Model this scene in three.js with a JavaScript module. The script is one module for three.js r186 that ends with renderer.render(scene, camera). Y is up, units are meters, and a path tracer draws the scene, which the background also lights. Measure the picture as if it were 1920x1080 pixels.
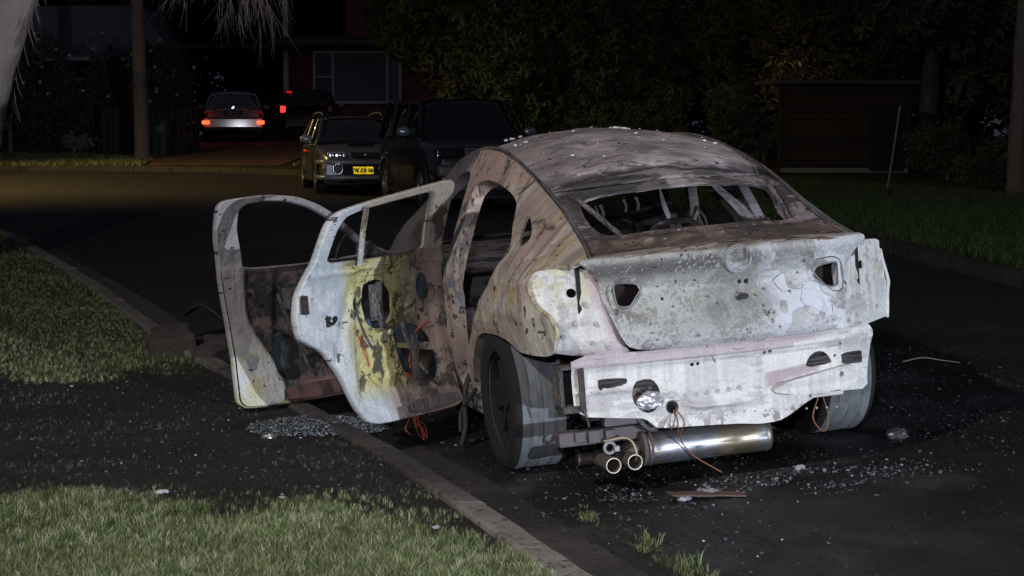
import * as THREE from 'three';
import { mergeGeometries } from 'three/addons/utils/BufferGeometryUtils.js';
import { RoundedBoxGeometry } from 'three/addons/geometries/RoundedBoxGeometry.js';
import { FontLoader } from 'three/addons/loaders/FontLoader.js';
import { TextGeometry } from 'three/addons/geometries/TextGeometry.js';

// ------------------------------------------------------------------ camera, sky, lights
const scene = new THREE.Scene();
const EYE = 1.69, PITCH = -4.82 * Math.PI / 180, FPX = 3300;
const camera = new THREE.PerspectiveCamera(2 * Math.atan(540 / FPX) * 180 / Math.PI, 16 / 9, 0.1, 900);
camera.position.set(0, EYE, 0);
camera.rotation.set(PITCH, 0, 0);
const renderer = new THREE.WebGLRenderer({ antialias: true });
renderer.toneMapping = THREE.LinearToneMapping;
renderer.toneMappingExposure = 1;
renderer.shadowMap.enabled = true;
{ // night sky: an almost even, very dim blue
  const w = 64, h = 32, d = new Float32Array(w * h * 4);
  for (let j = 0; j < h; j++) for (let i = 0; i < w; i++) {
    const e = (j + .5) / h - .5, k = .025 * (1 - .45 * Math.max(0, e * 2));
    d.set([k * .82, k * .88, k * 1.3, 1], (j * w + i) * 4);
  }
  const t = new THREE.DataTexture(d, w, h, THREE.RGBAFormat, THREE.FloatType);
  t.mapping = THREE.EquirectangularReflectionMapping; t.magFilter = THREE.LinearFilter; t.needsUpdate = true;
  scene.background = t; scene.environment = t;
}
function lampAim(l, p, q) { l.position.set(...p); l.target.position.set(...q); l.castShadow = true; scene.add(l); scene.add(l.target); return l; }
// the night's own faint directional light
{ const m = new THREE.DirectionalLight(0xaabbff, .006); lampAim(m, [-20, 40, 10], [0, 0, -15]); m.shadow.radius = 20; const c = m.shadow.camera; c.left = c.bottom = -60; c.right = c.top = 60; c.far = 200; }
// the low headlamp of a vehicle standing on the road behind the camera, to the right
{ const l = new THREE.SpotLight(new THREE.Color(.88, .95, 1.10), 450, 0, .33, .5, 2); lampAim(l, [8.4, 1.0, 4.4], [-1.0, .75, -10]); l.shadow.radius = 3; }
// the lamp on top of the camera
{ const l = new THREE.SpotLight(new THREE.Color(.95, .94, 1.05), 60, 0, .42, .8, 2); lampAim(l, [-.25, 2.3, .35], [-.1, .55, -11]); l.shadow.radius = 2; }
// the white street lamp above the near verge, behind and left of the camera
{ const l = new THREE.SpotLight(new THREE.Color(1, .94, .90), 185, 0, .80, .8, 2); lampAim(l, [-6, 7.6, -.8], [-.3, .6, -10.5]); l.shadow.radius = 8; }
// the sodium street lamp out of view to the left
{ const l = new THREE.SpotLight(new THREE.Color(1, .66, .20), 230, 0, .85, .7, 2); lampAim(l, [-14.5, 8.2, -35.5], [-8.3, .8, -37.5]); l.shadow.radius = 5; }

// ------------------------------------------------------------------ helpers
function rng(a) { return () => { a |= 0; a = a + 0x6D2B79F5 | 0; let t = Math.imul(a ^ a >>> 15, 1 | a); t = t + Math.imul(t ^ t >>> 7, 61 | t) ^ t; return ((t ^ t >>> 14) >>> 0) / 4294967296; }; }
const PERM = new Float32Array(65536); { const r = rng(77); for (let i = 0; i < 65536; i++) PERM[i] = r(); }
function vn(x, y) { // value noise 0..1
  const ix = Math.floor(x), iy = Math.floor(y); let fx = x - ix, fy = y - iy; fx = fx * fx * (3 - 2 * fx); fy = fy * fy * (3 - 2 * fy);
  const a = ix & 255, b = (ix + 1) & 255, c = (iy & 255) << 8, d = ((iy + 1) & 255) << 8;
  const p = PERM[a | c], q = PERM[b | c], r = PERM[a | d], s = PERM[b | d];
  return (p + (q - p) * fx) * (1 - fy) + (r + (s - r) * fx) * fy;
}
function fb(x, y, o = 4) { let s = 0, a = .5, t = 0; for (let i = 0; i < o; i++) { s += a * vn(x, y); t += a; x = x * 2.03 + 17.3; y = y * 2.03 + 9.1; a *= .55; } return s / t; }
function fr(x, y, o = 5) { let s = 0, a = .5, t = 0; o += 1; for (let i = 0; i < o; i++) { s += a * vn(x, y); t += a; x = x * 2.11 + 17.3; y = y * 2.11 + 9.1; a *= .68; } return .5 + (s / t - .5) * 1.25; }
const ss = (a, b, x) => { const t = Math.min(1, Math.max(0, (x - a) / (b - a))); return t * t * (3 - 2 * t); };
const lerp = (a, b, t) => a + (b - a) * t;
const mix3 = (a, b, t) => [a[0] + (b[0] - a[0]) * t, a[1] + (b[1] - a[1]) * t, a[2] + (b[2] - a[2]) * t];
function interp(x, X, Y) { if (x <= X[0]) return Y[0]; for (let i = 1; i < X.length; i++) if (x <= X[i]) return lerp(Y[i - 1], Y[i], (x - X[i - 1]) / (X[i] - X[i - 1])); return Y[Y.length - 1]; }
const nameCount = {};
function numbered(n) { const k = nameCount[n] = (nameCount[n] ?? -1) + 1; return k ? `${n}_${String(k).padStart(3, '0')}` : n; }
function tag(o, label, category, group) { if (label) o.userData.label = label; if (category) o.userData.category = category; if (group) o.userData.group = group; return o; }
function thing(name, label, category, group) { const g = new THREE.Group(); g.name = numbered(name); tag(g, label, category, group); scene.add(g); return g; }
function part(name, geo, mat, parent, label) {
  const m = new THREE.Mesh(Array.isArray(geo) ? merge(geo) : geo, mat); m.name = name; m.castShadow = m.receiveShadow = true;
  if (parent === scene) m.name = numbered(name);
  (parent || scene).add(m); if (label) m.userData.label = label; return m;
}
function parts(name, gs, mat, parent, label) { for (const g of Array.isArray(gs) ? gs : [gs]) part(name, g, mat, parent, label); }
function merge(gs) {
  const out = gs.map(g => { let q = g.index ? g.toNonIndexed() : g; for (const k of Object.keys(q.attributes)) if (!['position', 'normal', 'uv'].includes(k)) q.deleteAttribute(k); if (!q.attributes.uv) q.setAttribute('uv', new THREE.Float32BufferAttribute(new Float32Array(q.attributes.position.count * 2), 2)); return q; });
  return mergeGeometries(out);
}
const structure = m => { m.userData.kind = 'structure'; return m; };
const stuff = m => { m.userData.kind = 'stuff'; return m; };
const V3 = (x, y, z) => new THREE.Vector3(x, y, z);
function box(w, h, d, x = 0, y = 0, z = 0, r = 0) { const g = r ? new RoundedBoxGeometry(w, h, d, 2, Math.min(r, w / 2.01, h / 2.01, d / 2.01)) : new THREE.BoxGeometry(w, h, d); return g.translate(x, y, z); }
function cyl(r1, r2, h, n = 16, x = 0, y = 0, z = 0, axis = 'y', open = false) { const g = new THREE.CylinderGeometry(r1, r2, h, n, 1, open); if (axis === 'x') g.rotateZ(Math.PI / 2); if (axis === 'z') g.rotateX(Math.PI / 2); return g.translate(x, y, z); }
function tube(pts, r, seg = 24, rad = 6) { return new THREE.TubeGeometry(new THREE.CatmullRomCurve3(pts.map(p => V3(...p))), seg, r, rad); }
function limb(pts, r0, r1, seg = 10, rad = 8, rough = 0) { // tapered tube
  const c = new THREE.CatmullRomCurve3(pts.map(p => V3(...p))), g = new THREE.TubeGeometry(c, seg, 1, rad), P = g.attributes.position;
  for (let i = 0; i <= seg; i++) { const q = c.getPointAt(i / seg), r = lerp(r0, r1, i / seg); for (let j = 0; j <= rad; j++) { const k = i * (rad + 1) + j; const w = r * (1 + rough * (vn(i * .9, (j % rad) * 1.3) - .5)); P.setXYZ(k, q.x + (P.getX(k) - q.x) * w, q.y + (P.getY(k) - q.y) * w, q.z + (P.getZ(k) - q.z) * w); } }
  g.computeVertexNormals(); return g;
}
function chaikin(p, it = 1, w = .25) { for (let k = 0; k < it; k++) { const q = []; for (let i = 0; i < p.length; i++) { const a = p[i], b = p[(i + 1) % p.length]; q.push([lerp(a[0], b[0], w), lerp(a[1], b[1], w)], [lerp(a[0], b[0], 1 - w), lerp(a[1], b[1], 1 - w)]); } p = q; } return p; }
function circle(x, y, r, n = 14, sy = 1) { return [...Array(n)].map((_, i) => [x + r * Math.cos(i / n * 2 * Math.PI), y + r * sy * Math.sin(i / n * 2 * Math.PI)]); }
function mesh2(outline, holes, L) { // triangulate and refine; L a number or a function of (u,v)
  const area = p => p.reduce((s, a, i) => { const b = p[(i + 1) % p.length]; return s + a[0] * b[1] - b[0] * a[1]; }, 0);
  const co = area(outline) < 0 ? [...outline].reverse() : outline, ho = (holes || []).map(h => area(h) > 0 ? [...h].reverse() : h);
  const v2 = a => a.map(p => new THREE.Vector2(p[0], p[1]));
  let tris = THREE.ShapeUtils.triangulateShape(v2(co), ho.map(v2)).map(t => [...t]);
  const P = [...co, ...ho.flat()].map(p => [p[0], p[1]]), Lf = typeof L === 'number' ? () => L : L;
  for (let it = 0; it < 12; it++) {
    const mids = new Map(); let any = false;
    const mid = (a, b) => {
      const k = a < b ? a * 1e7 + b : b * 1e7 + a; if (mids.has(k)) return mids.get(k);
      const A = P[a], B = P[b], mx = (A[0] + B[0]) / 2, my = (A[1] + B[1]) / 2; let r = -1;
      if (Math.hypot(A[0] - B[0], A[1] - B[1]) > Lf(mx, my)) { r = P.length; P.push([mx, my]); any = true; }
      mids.set(k, r); return r;
    };
    const out = [];
    for (const [a, b, c] of tris) {
      const ab = mid(a, b), bc = mid(b, c), ca = mid(c, a), n = (ab >= 0) + (bc >= 0) + (ca >= 0);
      if (n === 0) out.push([a, b, c]);
      else if (n === 3) out.push([a, ab, ca], [ab, b, bc], [ca, bc, c], [ab, bc, ca]);
      else if (n === 1) { if (ab >= 0) out.push([a, ab, c], [ab, b, c]); else if (bc >= 0) out.push([b, bc, a], [bc, c, a]); else out.push([c, ca, b], [ca, a, b]); }
      else { if (ab < 0) out.push([a, b, bc], [a, bc, ca], [ca, bc, c]); else if (bc < 0) out.push([b, c, ca], [b, ca, ab], [ab, ca, a]); else out.push([c, a, ab], [c, ab, bc], [bc, ab, b]); }
    }
    tris = out; if (!any) break;
  }
  return { P, tris };
}
// a sheet of metal: outline and holes in (u,v), map(u,v) -> point, thick goes against the normal; reg = [u0,u1,v0,v1] for uv
function panel({ outline, holes, map, thick = .012, L = .05, reg = [0, 1, 0, 1], flip = false, disp, back = true }) {
  const { P, tris } = mesh2(outline, holes, L), n = P.length, F = new Float32Array(n * 3), B = new Float32Array(n * 3), U = new Float32Array(n * 2), e = .004, s = flip ? -1 : 1;
  for (let i = 0; i < n; i++) {
    const [u, v] = P[i], p = map(u, v), a = map(u + e, v), b = map(u, v + e);
    const ax = a[0] - p[0], ay = a[1] - p[1], az = a[2] - p[2], bx = b[0] - p[0], by = b[1] - p[1], bz = b[2] - p[2];
    let nx = ay * bz - az * by, ny = az * bx - ax * bz, nz = ax * by - ay * bx; const l = Math.hypot(nx, ny, nz) * s || 1; nx /= l; ny /= l; nz /= l;
    const d = disp ? disp(u, v) : 0, th = typeof thick === 'function' ? thick(u, v) : thick;
    F.set([p[0] + nx * d, p[1] + ny * d, p[2] + nz * d], i * 3); B.set([p[0] + nx * (d - th), p[1] + ny * (d - th), p[2] + nz * (d - th)], i * 3);
    U.set([(u - reg[0]) / (reg[1] - reg[0]), (v - reg[2]) / (reg[3] - reg[2])], i * 2);
  }
  const idx = []; for (const [a, b, c] of tris) flip ? idx.push(a, c, b) : idx.push(a, b, c);
  const mk = (pos, ix) => { const g = new THREE.BufferGeometry(); g.setAttribute('position', new THREE.BufferAttribute(pos, 3)); g.setAttribute('uv', new THREE.BufferAttribute(U, 2)); g.setIndex(ix); g.computeVertexNormals(); return g.toNonIndexed(); };
  const gs = [mk(F, idx)];
  if (back) {
    const rev = []; for (let i = 0; i < idx.length; i += 3) rev.push(idx[i], idx[i + 2], idx[i + 1]); gs.push(mk(B, rev));
    const ed = new Map(); for (let i = 0; i < idx.length; i += 3) for (let k = 0; k < 3; k++) { const a = idx[i + k], b = idx[i + (k + 1) % 3], r = b * 1e7 + a; if (ed.has(r)) ed.delete(r); else ed.set(a * 1e7 + b, [a, b]); }
    const rp = [], ru = [];
    for (const [a, b] of ed.values()) { const f = (A, i) => rp.push(A[i * 3], A[i * 3 + 1], A[i * 3 + 2]), q = i => ru.push(U[i * 2], U[i * 2 + 1]), o = i => ru.push(U[i * 2] + .022, U[i * 2 + 1] + .03); f(F, b); f(F, a); f(B, a); q(b); q(a); o(a); f(F, b); f(B, a); f(B, b); q(b); o(a); o(b); }
    const g = new THREE.BufferGeometry(); g.setAttribute('position', new THREE.Float32BufferAttribute(rp, 3)); g.setAttribute('uv', new THREE.Float32BufferAttribute(ru, 2)); g.computeVertexNormals(); gs.push(g);
  }
  return mergeGeometries(gs);
}
const enc = c => { c = Math.min(1, Math.max(0, c)); return 255 * (c <= .0031308 ? 12.92 * c : 1.055 * c ** (1 / 2.4) - .055); };
// bakes fn(u,v) -> [r,g,b, rough, height] over the region
function bake(w, h, reg, fn, wrap, bumpScale = .004, extra = {}) {
  const c = new Uint8Array(w * h * 4), r = new Uint8Array(w * h * 4), b = new Uint8Array(w * h * 4);
  for (let j = 0; j < h; j++) for (let i = 0; i < w; i++) {
    const q = fn(lerp(reg[0], reg[1], (i + .5) / w), lerp(reg[2], reg[3], (j + .5) / h)), k = (j * w + i) * 4;
    c[k] = enc(q[0]); c[k + 1] = enc(q[1]); c[k + 2] = enc(q[2]); c[k + 3] = 255;
    r[k] = 255; r[k + 1] = Math.min(1, Math.max(0, q[3] ?? .8)) * 255; r[k + 2] = Math.min(1, Math.max(0, q[5] ?? 0)) * 255; r[k + 3] = 255;
    b[k] = b[k + 1] = b[k + 2] = Math.min(1, Math.max(0, q[4] ?? .5)) * 255; b[k + 3] = 255;
  }
  const T = (d, s) => { const t = new THREE.DataTexture(d, w, h); t.magFilter = t.minFilter = THREE.LinearFilter; t.generateMipmaps = false; if (s) t.colorSpace = THREE.SRGBColorSpace; if (wrap) t.wrapS = t.wrapT = THREE.RepeatWrapping; t.needsUpdate = true; return t; };
  return new THREE.MeshStandardMaterial({ map: T(c, true), roughnessMap: T(r), roughness: 1, metalnessMap: extra.metal ? T(r) : null, metalness: extra.metal ? 1 : 0, bumpMap: T(b), bumpScale, side: THREE.DoubleSide });
}
const plain = (r, g, b, rough = .7, metal = 0) => new THREE.MeshStandardMaterial({ color: new THREE.Color().setRGB(r, g, b), roughness: rough, metalness: metal, side: THREE.DoubleSide });
const at = (px, py, d) => { const k = FPX, X = (px - 960) / k, Y = -(py - 540) / k, c = Math.cos(PITCH), s = Math.sin(PITCH); const y = Y * c + s, z = Y * s - c; return [X * d / -z, EYE + y * d / -z, -d]; };

// ------------------------------------------------------------------ terrain
const KL = [[5.6, 8], [2.6, 0], [1.65, -2.4], [.72, -5.2], [.36, -6.32], [-.11, -7.77], [-.59, -9.16], [-1.5, -11.3], [-2.6, -13.7], [-4.0, -17.3], [-5.5, -20.9], [-7.15, -24.6], [-9.6, -29], [-14, -33], [-24, -34.5], [-44, -34.8]];
const KR = [[12, 8], [7.2, -3], [5.6, -10], [4.9, -13], [4.45, -15.8], [3.95, -19.1], [3.0, -23], [1.3, -27.8], [-.9, -33], [-3.1, -37.6], [-5.4, -40.6], [-8.6, -41.9], [-14, -42.2], [-44, -42.6]];
const spl = (a, n) => { const c = new THREE.SplineCurve(a.map(p => new THREE.Vector2(...p))); return c.getSpacedPoints(n).map(p => [p.x, p.y]); };
const kL = spl(KL, 150), kR = spl(KR, 130);
function distTo(c, x, z) { let m = 1e9; for (let i = 0; i + 1 < c.length; i++) { const ax = c[i][0], az = c[i][1], bx = c[i + 1][0] - ax, bz = c[i + 1][1] - az, t = Math.min(1, Math.max(0, ((x - ax) * bx + (z - az) * bz) / (bx * bx + bz * bz))), d = Math.hypot(x - ax - bx * t, z - az - bz * t); if (d < m) m = d; } return m; }
const grade = d => d < 9 ? 0 : d < 13 ? .028 * (d - 9) ** 2 / 8 : .028 * (d - 11);
const GR = d => grade(Math.min(d, 70));
const vergeY = (x, z) => .055 + GR(-z) + .05 * (fb(x * .5 + 9, z * .5, 3) - .5);
const roadY = (x, z) => { const s = distTo(kL, x, z), r = s < 2.6 ? .075 * s : .195 + .075 * 1.6 * (1 - Math.exp(-(s - 2.6) / 1.6)); const near = Math.min(1, Math.max(0, (-z - 22) / 12)); return -.052 + GR(-z) + lerp(r, Math.min(r, .12), near); };
const farY = (x, z) => roadY(x, z) + .11 + .02 * (fb(x * .6, z * .6 + 4, 3) - .5);
const sheet = (outline, hf, L, off = 0) => panel({ outline, map: (u, v) => [u, hf(u, v) + off, v], L, flip: true, back: false, reg: [0, 1, 0, 1] });
const nearL = (x, z) => { const d = Math.hypot(x, z + 9); return d < 6 ? .22 : d < 12 ? .5 : d < 30 ? 1.2 : d < 60 ? 3 : 20; };
function colorize(g, fn) { const p = g.attributes.position, c = new Float32Array(p.count * 3); for (let i = 0; i < p.count; i++) c.set(fn(p.getX(i), p.getZ(i)), i * 3); g.setAttribute('color', new THREE.BufferAttribute(c, 3)); return g; }

// where the ground burnt
function burnVerge(x, z) { const n = (fb(x * 1.3 + 3, z * 1.3, 4) - .5); const zt = -(11.75 + .28 * (x + 3.4)) + n * 1.5, zl = -(7.62 - .30 * Math.max(0, x + 2.3)) + n * 1.5 + .5 * (vn(x * 5, z * 5) - .5); return ss(zt - .3, zt + .4, z) * (1 - ss(zl - .95, zl + .45, z)) * (1 - .65 * ss(-3.6, -6.5, x)); }
function soot(x, z) { const a = (x - 1.0 + (z + 10.2) * .25) / 2.9, b = (z + 9.9) / 3.6; return 1 - ss(.55, 1.15, Math.hypot(a, b) + (fb(x * 1.5, z * 1.5, 4) - .5) * .6); }

const tileNoise = (u, v, f, o) => { // tiles over 0..1
  const a = fb(u * f, v * f, o), b = fb((u - 1) * f, v * f, o), c = fb(u * f, (v - 1) * f, o), d = fb((u - 1) * f, (v - 1) * f, o), s = ss(.75, 1, u), t = ss(.75, 1, v);
  return lerp(lerp(a, b, s), lerp(c, d, s), t);
};
const asphaltM = bake(1024, 1024, [0, 1, 0, 1], (u, v) => {
  const a = tileNoise(u, v, 190, 2), b = tileNoise(u + 3, v, 9, 4), c = vn(u * 512, v * 512);
  const k = .026 + .035 * (a - .5) + .03 * (b - .5) + (c > .9 ? .05 * (c - .9) * 10 : 0); return [k, k * .99, k * .98, .78 - .25 * b, a];
}, true, .006); asphaltM.vertexColors = true;
const soilM = bake(512, 512, [0, 1, 0, 1], (u, v) => { const a = tileNoise(u, v, 60, 4), b = tileNoise(u, v, 8, 3), k = .5 + .9 * (a - .5) + .5 * (b - .5); return [.085 * k, .072 * k, .05 * k, .95, a]; }, true, .02); soilM.vertexColors = true;
const concreteM = bake(512, 512, [0, 1, 0, 1], (u, v) => { const a = tileNoise(u, v, 90, 3), b = tileNoise(u, v, 6, 4), c = tileNoise(u + 5, v + 2, 30, 3); const k = .17 + .12 * (b - .5) + .1 * (a - .5) - .09 * ss(.6, .75, c); return [k * 1.02, k * .93, k * .86, .9, a * .6 + c * .4]; }, true, .006); concreteM.vertexColors = true;
function uvXZ(g, s) { const p = g.attributes.position, u = new Float32Array(p.count * 2); for (let i = 0; i < p.count; i++) u.set([p.getX(i) / s, p.getZ(i) / s], i * 2); g.setAttribute('uv', new THREE.BufferAttribute(u, 2)); return g; }

{ // the wide ground under everything, out to the horizon
  const g = sheet([[-400, 60], [400, 60], [400, -700], [-400, -700]], (x, z) => GR(-z) - .45 - (z > 5 ? .4 : 0), (x, z) => Math.hypot(x, z) < 90 ? 8 : 90);
  structure(part('ground', colorize(uvXZ(g, 3), () => [.7, .8, .5]), soilM, scene));
  // left verge
  const vl = [...kL.map(p => [p[0] - .155, p[1]]), [-60, -34.8], [-60, 8]];
  const gv = sheet(vl, vergeY, nearL);
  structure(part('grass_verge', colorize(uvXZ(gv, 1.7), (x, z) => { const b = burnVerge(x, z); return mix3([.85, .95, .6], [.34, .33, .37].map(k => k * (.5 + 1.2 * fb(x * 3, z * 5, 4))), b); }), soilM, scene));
  // far and right verge
  const vr = [...kR.map(p => [p[0] + .155 * (p[1] > -39 ? 1 : .3), p[1] - (p[1] > -39 ? 0 : .15)]), [-60, -42.6], [-60, -95], [90, -95], [90, 8]];
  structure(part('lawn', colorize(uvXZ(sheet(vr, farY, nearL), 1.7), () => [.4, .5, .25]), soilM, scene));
  // road
  const rd = [...kL, ...[...kR].reverse()];
  const gr = sheet(rd, roadY, nearL);
  structure(part('road', colorize(uvXZ(gr, 1.9), (x, z) => {
    const b = soot(x, z), g = distTo(kL, x, z), n = fb(x * 2.1, z * 2.1 + 5, 4); let k = 1 + .5 * (fb(x * .5, z * .5, 3) - .5); k *= lerp(1, .25 + 1.9 * ss(.52, .74, n), b);
    return [k, k * 1.0, k * 1.02];
  }), asphaltM, scene));
}
// kerbs in lengths of concrete with open joints, and the concrete gutter channel beside the left one
function kerbRun(curve, side, name, hTop, step, i0, i1) {
  const root = new THREE.Group(); root.name = name; root.userData.kind = 'structure'; scene.add(root);
  const R = rng(name.length * 7 + 3);
  for (let i = i0; i < i1; i += step) {
    const a = curve[i], b = curve[Math.min(i + step, curve.length - 1)], P = []; const n = 6;
    const dx = b[0] - a[0], dz = b[1] - a[1], l = Math.hypot(dx, dz), tx = dx / l, tz = dz / l, nx = -tz * side, nz = tx * side; // n towards the verge
    const sec = [[.0, -.14], [.004, .0], [.022, .012], [.13, .016], [.15, .006], [.152, -.14]];
    const pos = [], ix = [], lift = (R() - .5) * .012;
    for (let k = 0; k <= n; k++) for (const [o, h] of sec) { const t = .01 + (l - .02) * k / n, w = o + .006 * (fb(a[0] * 9 + t * 11, o * 30, 2) - .5), x = a[0] + tx * t + nx * w, z = a[1] + tz * t + nz * w; pos.push(x, hTop(x, z) + h + lift + .012 * (fb(x * 7, z * 7, 2) - .5), z); }
    const m = sec.length; for (let k = 0; k < n; k++) for (let j = 0; j + 1 < m; j++) { const q = k * m + j; ix.push(q, q + 1, q + m, q + 1, q + m + 1, q + m); }
    for (const q of [0, n * m]) for (let j = 1; j + 1 < m; j++) ix.push(q, q + j, q + j + 1);
    let g = new THREE.BufferGeometry(); g.setAttribute('position', new THREE.Float32BufferAttribute(pos, 3)); g.setIndex(ix); g = g.toNonIndexed(); g.computeVertexNormals();
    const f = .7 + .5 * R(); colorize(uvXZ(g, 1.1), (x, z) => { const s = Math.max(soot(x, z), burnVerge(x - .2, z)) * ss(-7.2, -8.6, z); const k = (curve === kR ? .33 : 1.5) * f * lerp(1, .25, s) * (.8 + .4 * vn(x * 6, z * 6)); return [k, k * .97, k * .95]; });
    part('kerb_segment', g, concreteM, root);
  }
}
const kerbTopL = (x, z) => .058 + GR(-z), kerbTopR = (x, z) => farY(x, z) - .005;
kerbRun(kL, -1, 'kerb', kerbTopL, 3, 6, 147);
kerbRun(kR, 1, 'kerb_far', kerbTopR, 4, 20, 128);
{ // gutter channel
  const a = kL.slice(4, 120), o = [...a.map(p => [p[0] + .012, p[1] + .004]), ...[...a].reverse().map(([x, z], i) => { const w = .40 + .05 * (fb(x * 2, z * 2, 3) - .5); return [x + w * .945, z + w * .32]; })];
  const g = sheet(o, (x, z) => roadY(x, z) + .006, (x, z) => Math.hypot(x, z + 9) < 7 ? .16 : 1);
  structure(part('gutter', colorize(uvXZ(g, 1.3), (x, z) => { const s = soot(x, z), n = fb(x * 3, z * 3, 3); const k = lerp(.5, .12, s * .9) * (.6 + .8 * n); return [k, k * .93, k * .88]; }), concreteM, scene));
}
{ // red paved driveway up to the house
  const o = [[-8.7, -42.12], [-5.7, -41.2], [-5.5, -48], [-5.2, -62], [-10.6, -62], [-9.7, -48]];
  const brickM = bake(512, 512, [0, 1, 0, 1], (u, v) => { const r = Math.floor(v * 16), x = u * 8 + (r & 1) * .5, fx = x - Math.floor(x), fy = v * 16 - r, j = Math.min(fx, 1 - fx) * 2 < .06 || Math.min(fy, 1 - fy) < .07, t = .7 + .6 * PERM[(r * 37 + Math.floor(x) * 11) & 65535]; return j ? [.05, .045, .04, .95, .1] : [.15 * t, .085 * t, .065 * t, .9, .6]; }, true, .006);
  const yy = (x, z) => farY(x, z) + .012 - .1 * (1 - ss(-42, -43, z)) + .26 * ss(-44, -53, z);
  const g = sheet(o, yy, 1); structure(part('driveway', uvXZ(g, 1.8), brickM, scene));
}
const driveY = (x, z) => farY(x, z) + .012 + .26 * ss(-44, -53, z);

// ------------------------------------------------------------------ the burnt car (x right, y up, z back; origin on the ground under the rear axle)
const car = thing('burnt_car', 'burnt out pale coupe style SUV shell with two doors hanging open beside the kerb', 'burnt car');
{
  const m = new THREE.Matrix4().makeBasis(V3(.96333149, .07291178, -.25821756), V3(-.07540726, .99715279, .00024009), V3(.25749987, .01924019, .96608676));
  m.setPosition(.885, .0643, -9.24); m.decompose(car.position, car.quaternion, car.scale); car.scale.set(1, 1, 1);
}
// body surface
const EZ = [-2.6, -2.2, -1.8, -1.4, -.9, -.5, -.06, .25, .57, .75, .93, 1.1], EY = [1.42, 1.57, 1.625, 1.645, 1.62, 1.545, 1.43, 1.32, 1.18, 1.12, 1.07, 1.03], EX = [.62, .57, .56, .58, .60, .62, .63, .63, .64, .66, .70, .72];
const CZ = [-2.6, -2.2, -1.8, -1.4, -.9, -.4, 0, .3, .6, .8, .93, 1.1], CY = [1.46, 1.63, 1.695, 1.725, 1.70, 1.61, 1.49, 1.375, 1.245, 1.16, 1.12, 1.07];
const YB = [.15, .28, .35, .6, .85, 1.0], HB = [.85, .90, .93, .965, .975, .955];
const sm = (x, X, Y) => (interp(x - .09, X, Y) + interp(x - .045, X, Y) + interp(x, X, Y) + interp(x + .045, X, Y) + interp(x + .09, X, Y)) / 5;
function hw(y, z) {
  const tp = .33 * Math.max(0, z - .3) ** 2 + .05 * Math.max(0, -2 - z) ** 2; let b = .955 - tp;
  if (y <= 1) return sm(y, YB, HB) - tp + .004;
  const ye = sm(z, EZ, EY), xe = sm(z, EZ, EX), t = Math.min(1.3, (y - 1) / (ye - 1)); return b + (xe - b) * t ** 1.25;
}
const topY = (x, z) => { const c = sm(z, CZ, CY), e = sm(z, EZ, EY), xe = sm(z, EZ, EX); return c - (c - e) * (x / xe) ** 2; };

// burnt paint: the stains fire leaves, in metres on each panel
const WHITE = [.66, .69, .73], PINK = [.36, .26, .29], RUST = [.30, .185, .14], OCHRE = [.46, .40, .16], GREY = [.30, .31, .32], SOOT = [.035, .033, .036], BLUE = [.12, .19, .27], PALE = [.52, .55, .58];
const warp = (u, v, f, a) => [u + a * (fb(u * f, v * f, 3) - .5), v + a * (fb(u * f + 31, v * f + 7, 3) - .5)];
function specks(c, u, v, amt, f = 1) { // flaked black spots
  const n = fb(u * 26 * f, v * 26 * f, 3), m = fb(u * 5 + 3, v * 5, 3); const t = amt <= 0 ? 0 : ss(.75 - .10 * amt, .785 - .10 * amt, n * .75 + m * .25), k = .74 + .30 * vn(u * 310, v * 310) + .22 * fb(u * 75 + 4, v * 75, 3); return [mix3(c.map(q => q * k), SOOT, t * .85), t];
}
const SREG = [-3.1, 1.1, .15, 1.72];
const sideM = bake(1400, 640, SREG, (z, y) => {
  const [a, b] = warp(z, y, 2.2, .35), n1 = fr(a * 2.1, b * 2.6, 4), n2 = fr(a * 7 + 11, b * 4 + b * 4, 4), st = fb((z + y * .5) * 22, (y - z * .5) * 3, 3);
  let c = mix3([.33, .26, .225], [.56, .49, .43], ss(.35, .7, n1));
  c = mix3(c, [.42, .345, .18], ss(.5, .68, n2) * ss(-.9, 0, z) * ss(.5, .8, y));
  c = mix3(c, [.38, .25, .2], .6 * ss(.56, .7, fr(a * 3.3 + 5, b * 3.3, 4)) * (1 - .5 * ss(.2, .6, z)));
  c = mix3(c, [.46, .31, .27], .7 * ss(1.38, 1.5, y + .15 * (n2 - .5)) * ss(-1.6, -1.2, z) * (1 - ss(-.2, .2, z)));
  c = mix3(c, BLUE, .75 * ss(.48, .62, n2) * (1 - ss(1.05, 1.3, y)) * ss(.75, .9, y) * ss(-1.25, -1.1, z) * (1 - ss(-.75, -.7, z)));
  c = mix3(c, [.09, .085, .10], .85 * (1 - ss(-1.65, -1.45, z + .2 * (n1 - .5))));
  c = mix3(c, [.64, .61, .52], .85 * ss(.5, .66, z + .1 * (n1 - .5)) * (1 - ss(.86, .98, y)));
  c = mix3(c, [.17, .15, .14], .6 * ss(.56, .7, st) * ss(.42, .55, n1));
  c = mix3(c, SOOT, .8 * ss(.62, .74, fr(a * 5 + 40, b * 9, 4)) * ss(.9, 1.2, y));
  const [d, t] = specks(c, z, y, .35); return [...d, .78, .5 + .5 * (n2 - .5) + .35 * (st - .5) - .4 * t];
}, false, .016);
const RREG = [-.75, .75, -2.5, 1.15];
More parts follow.
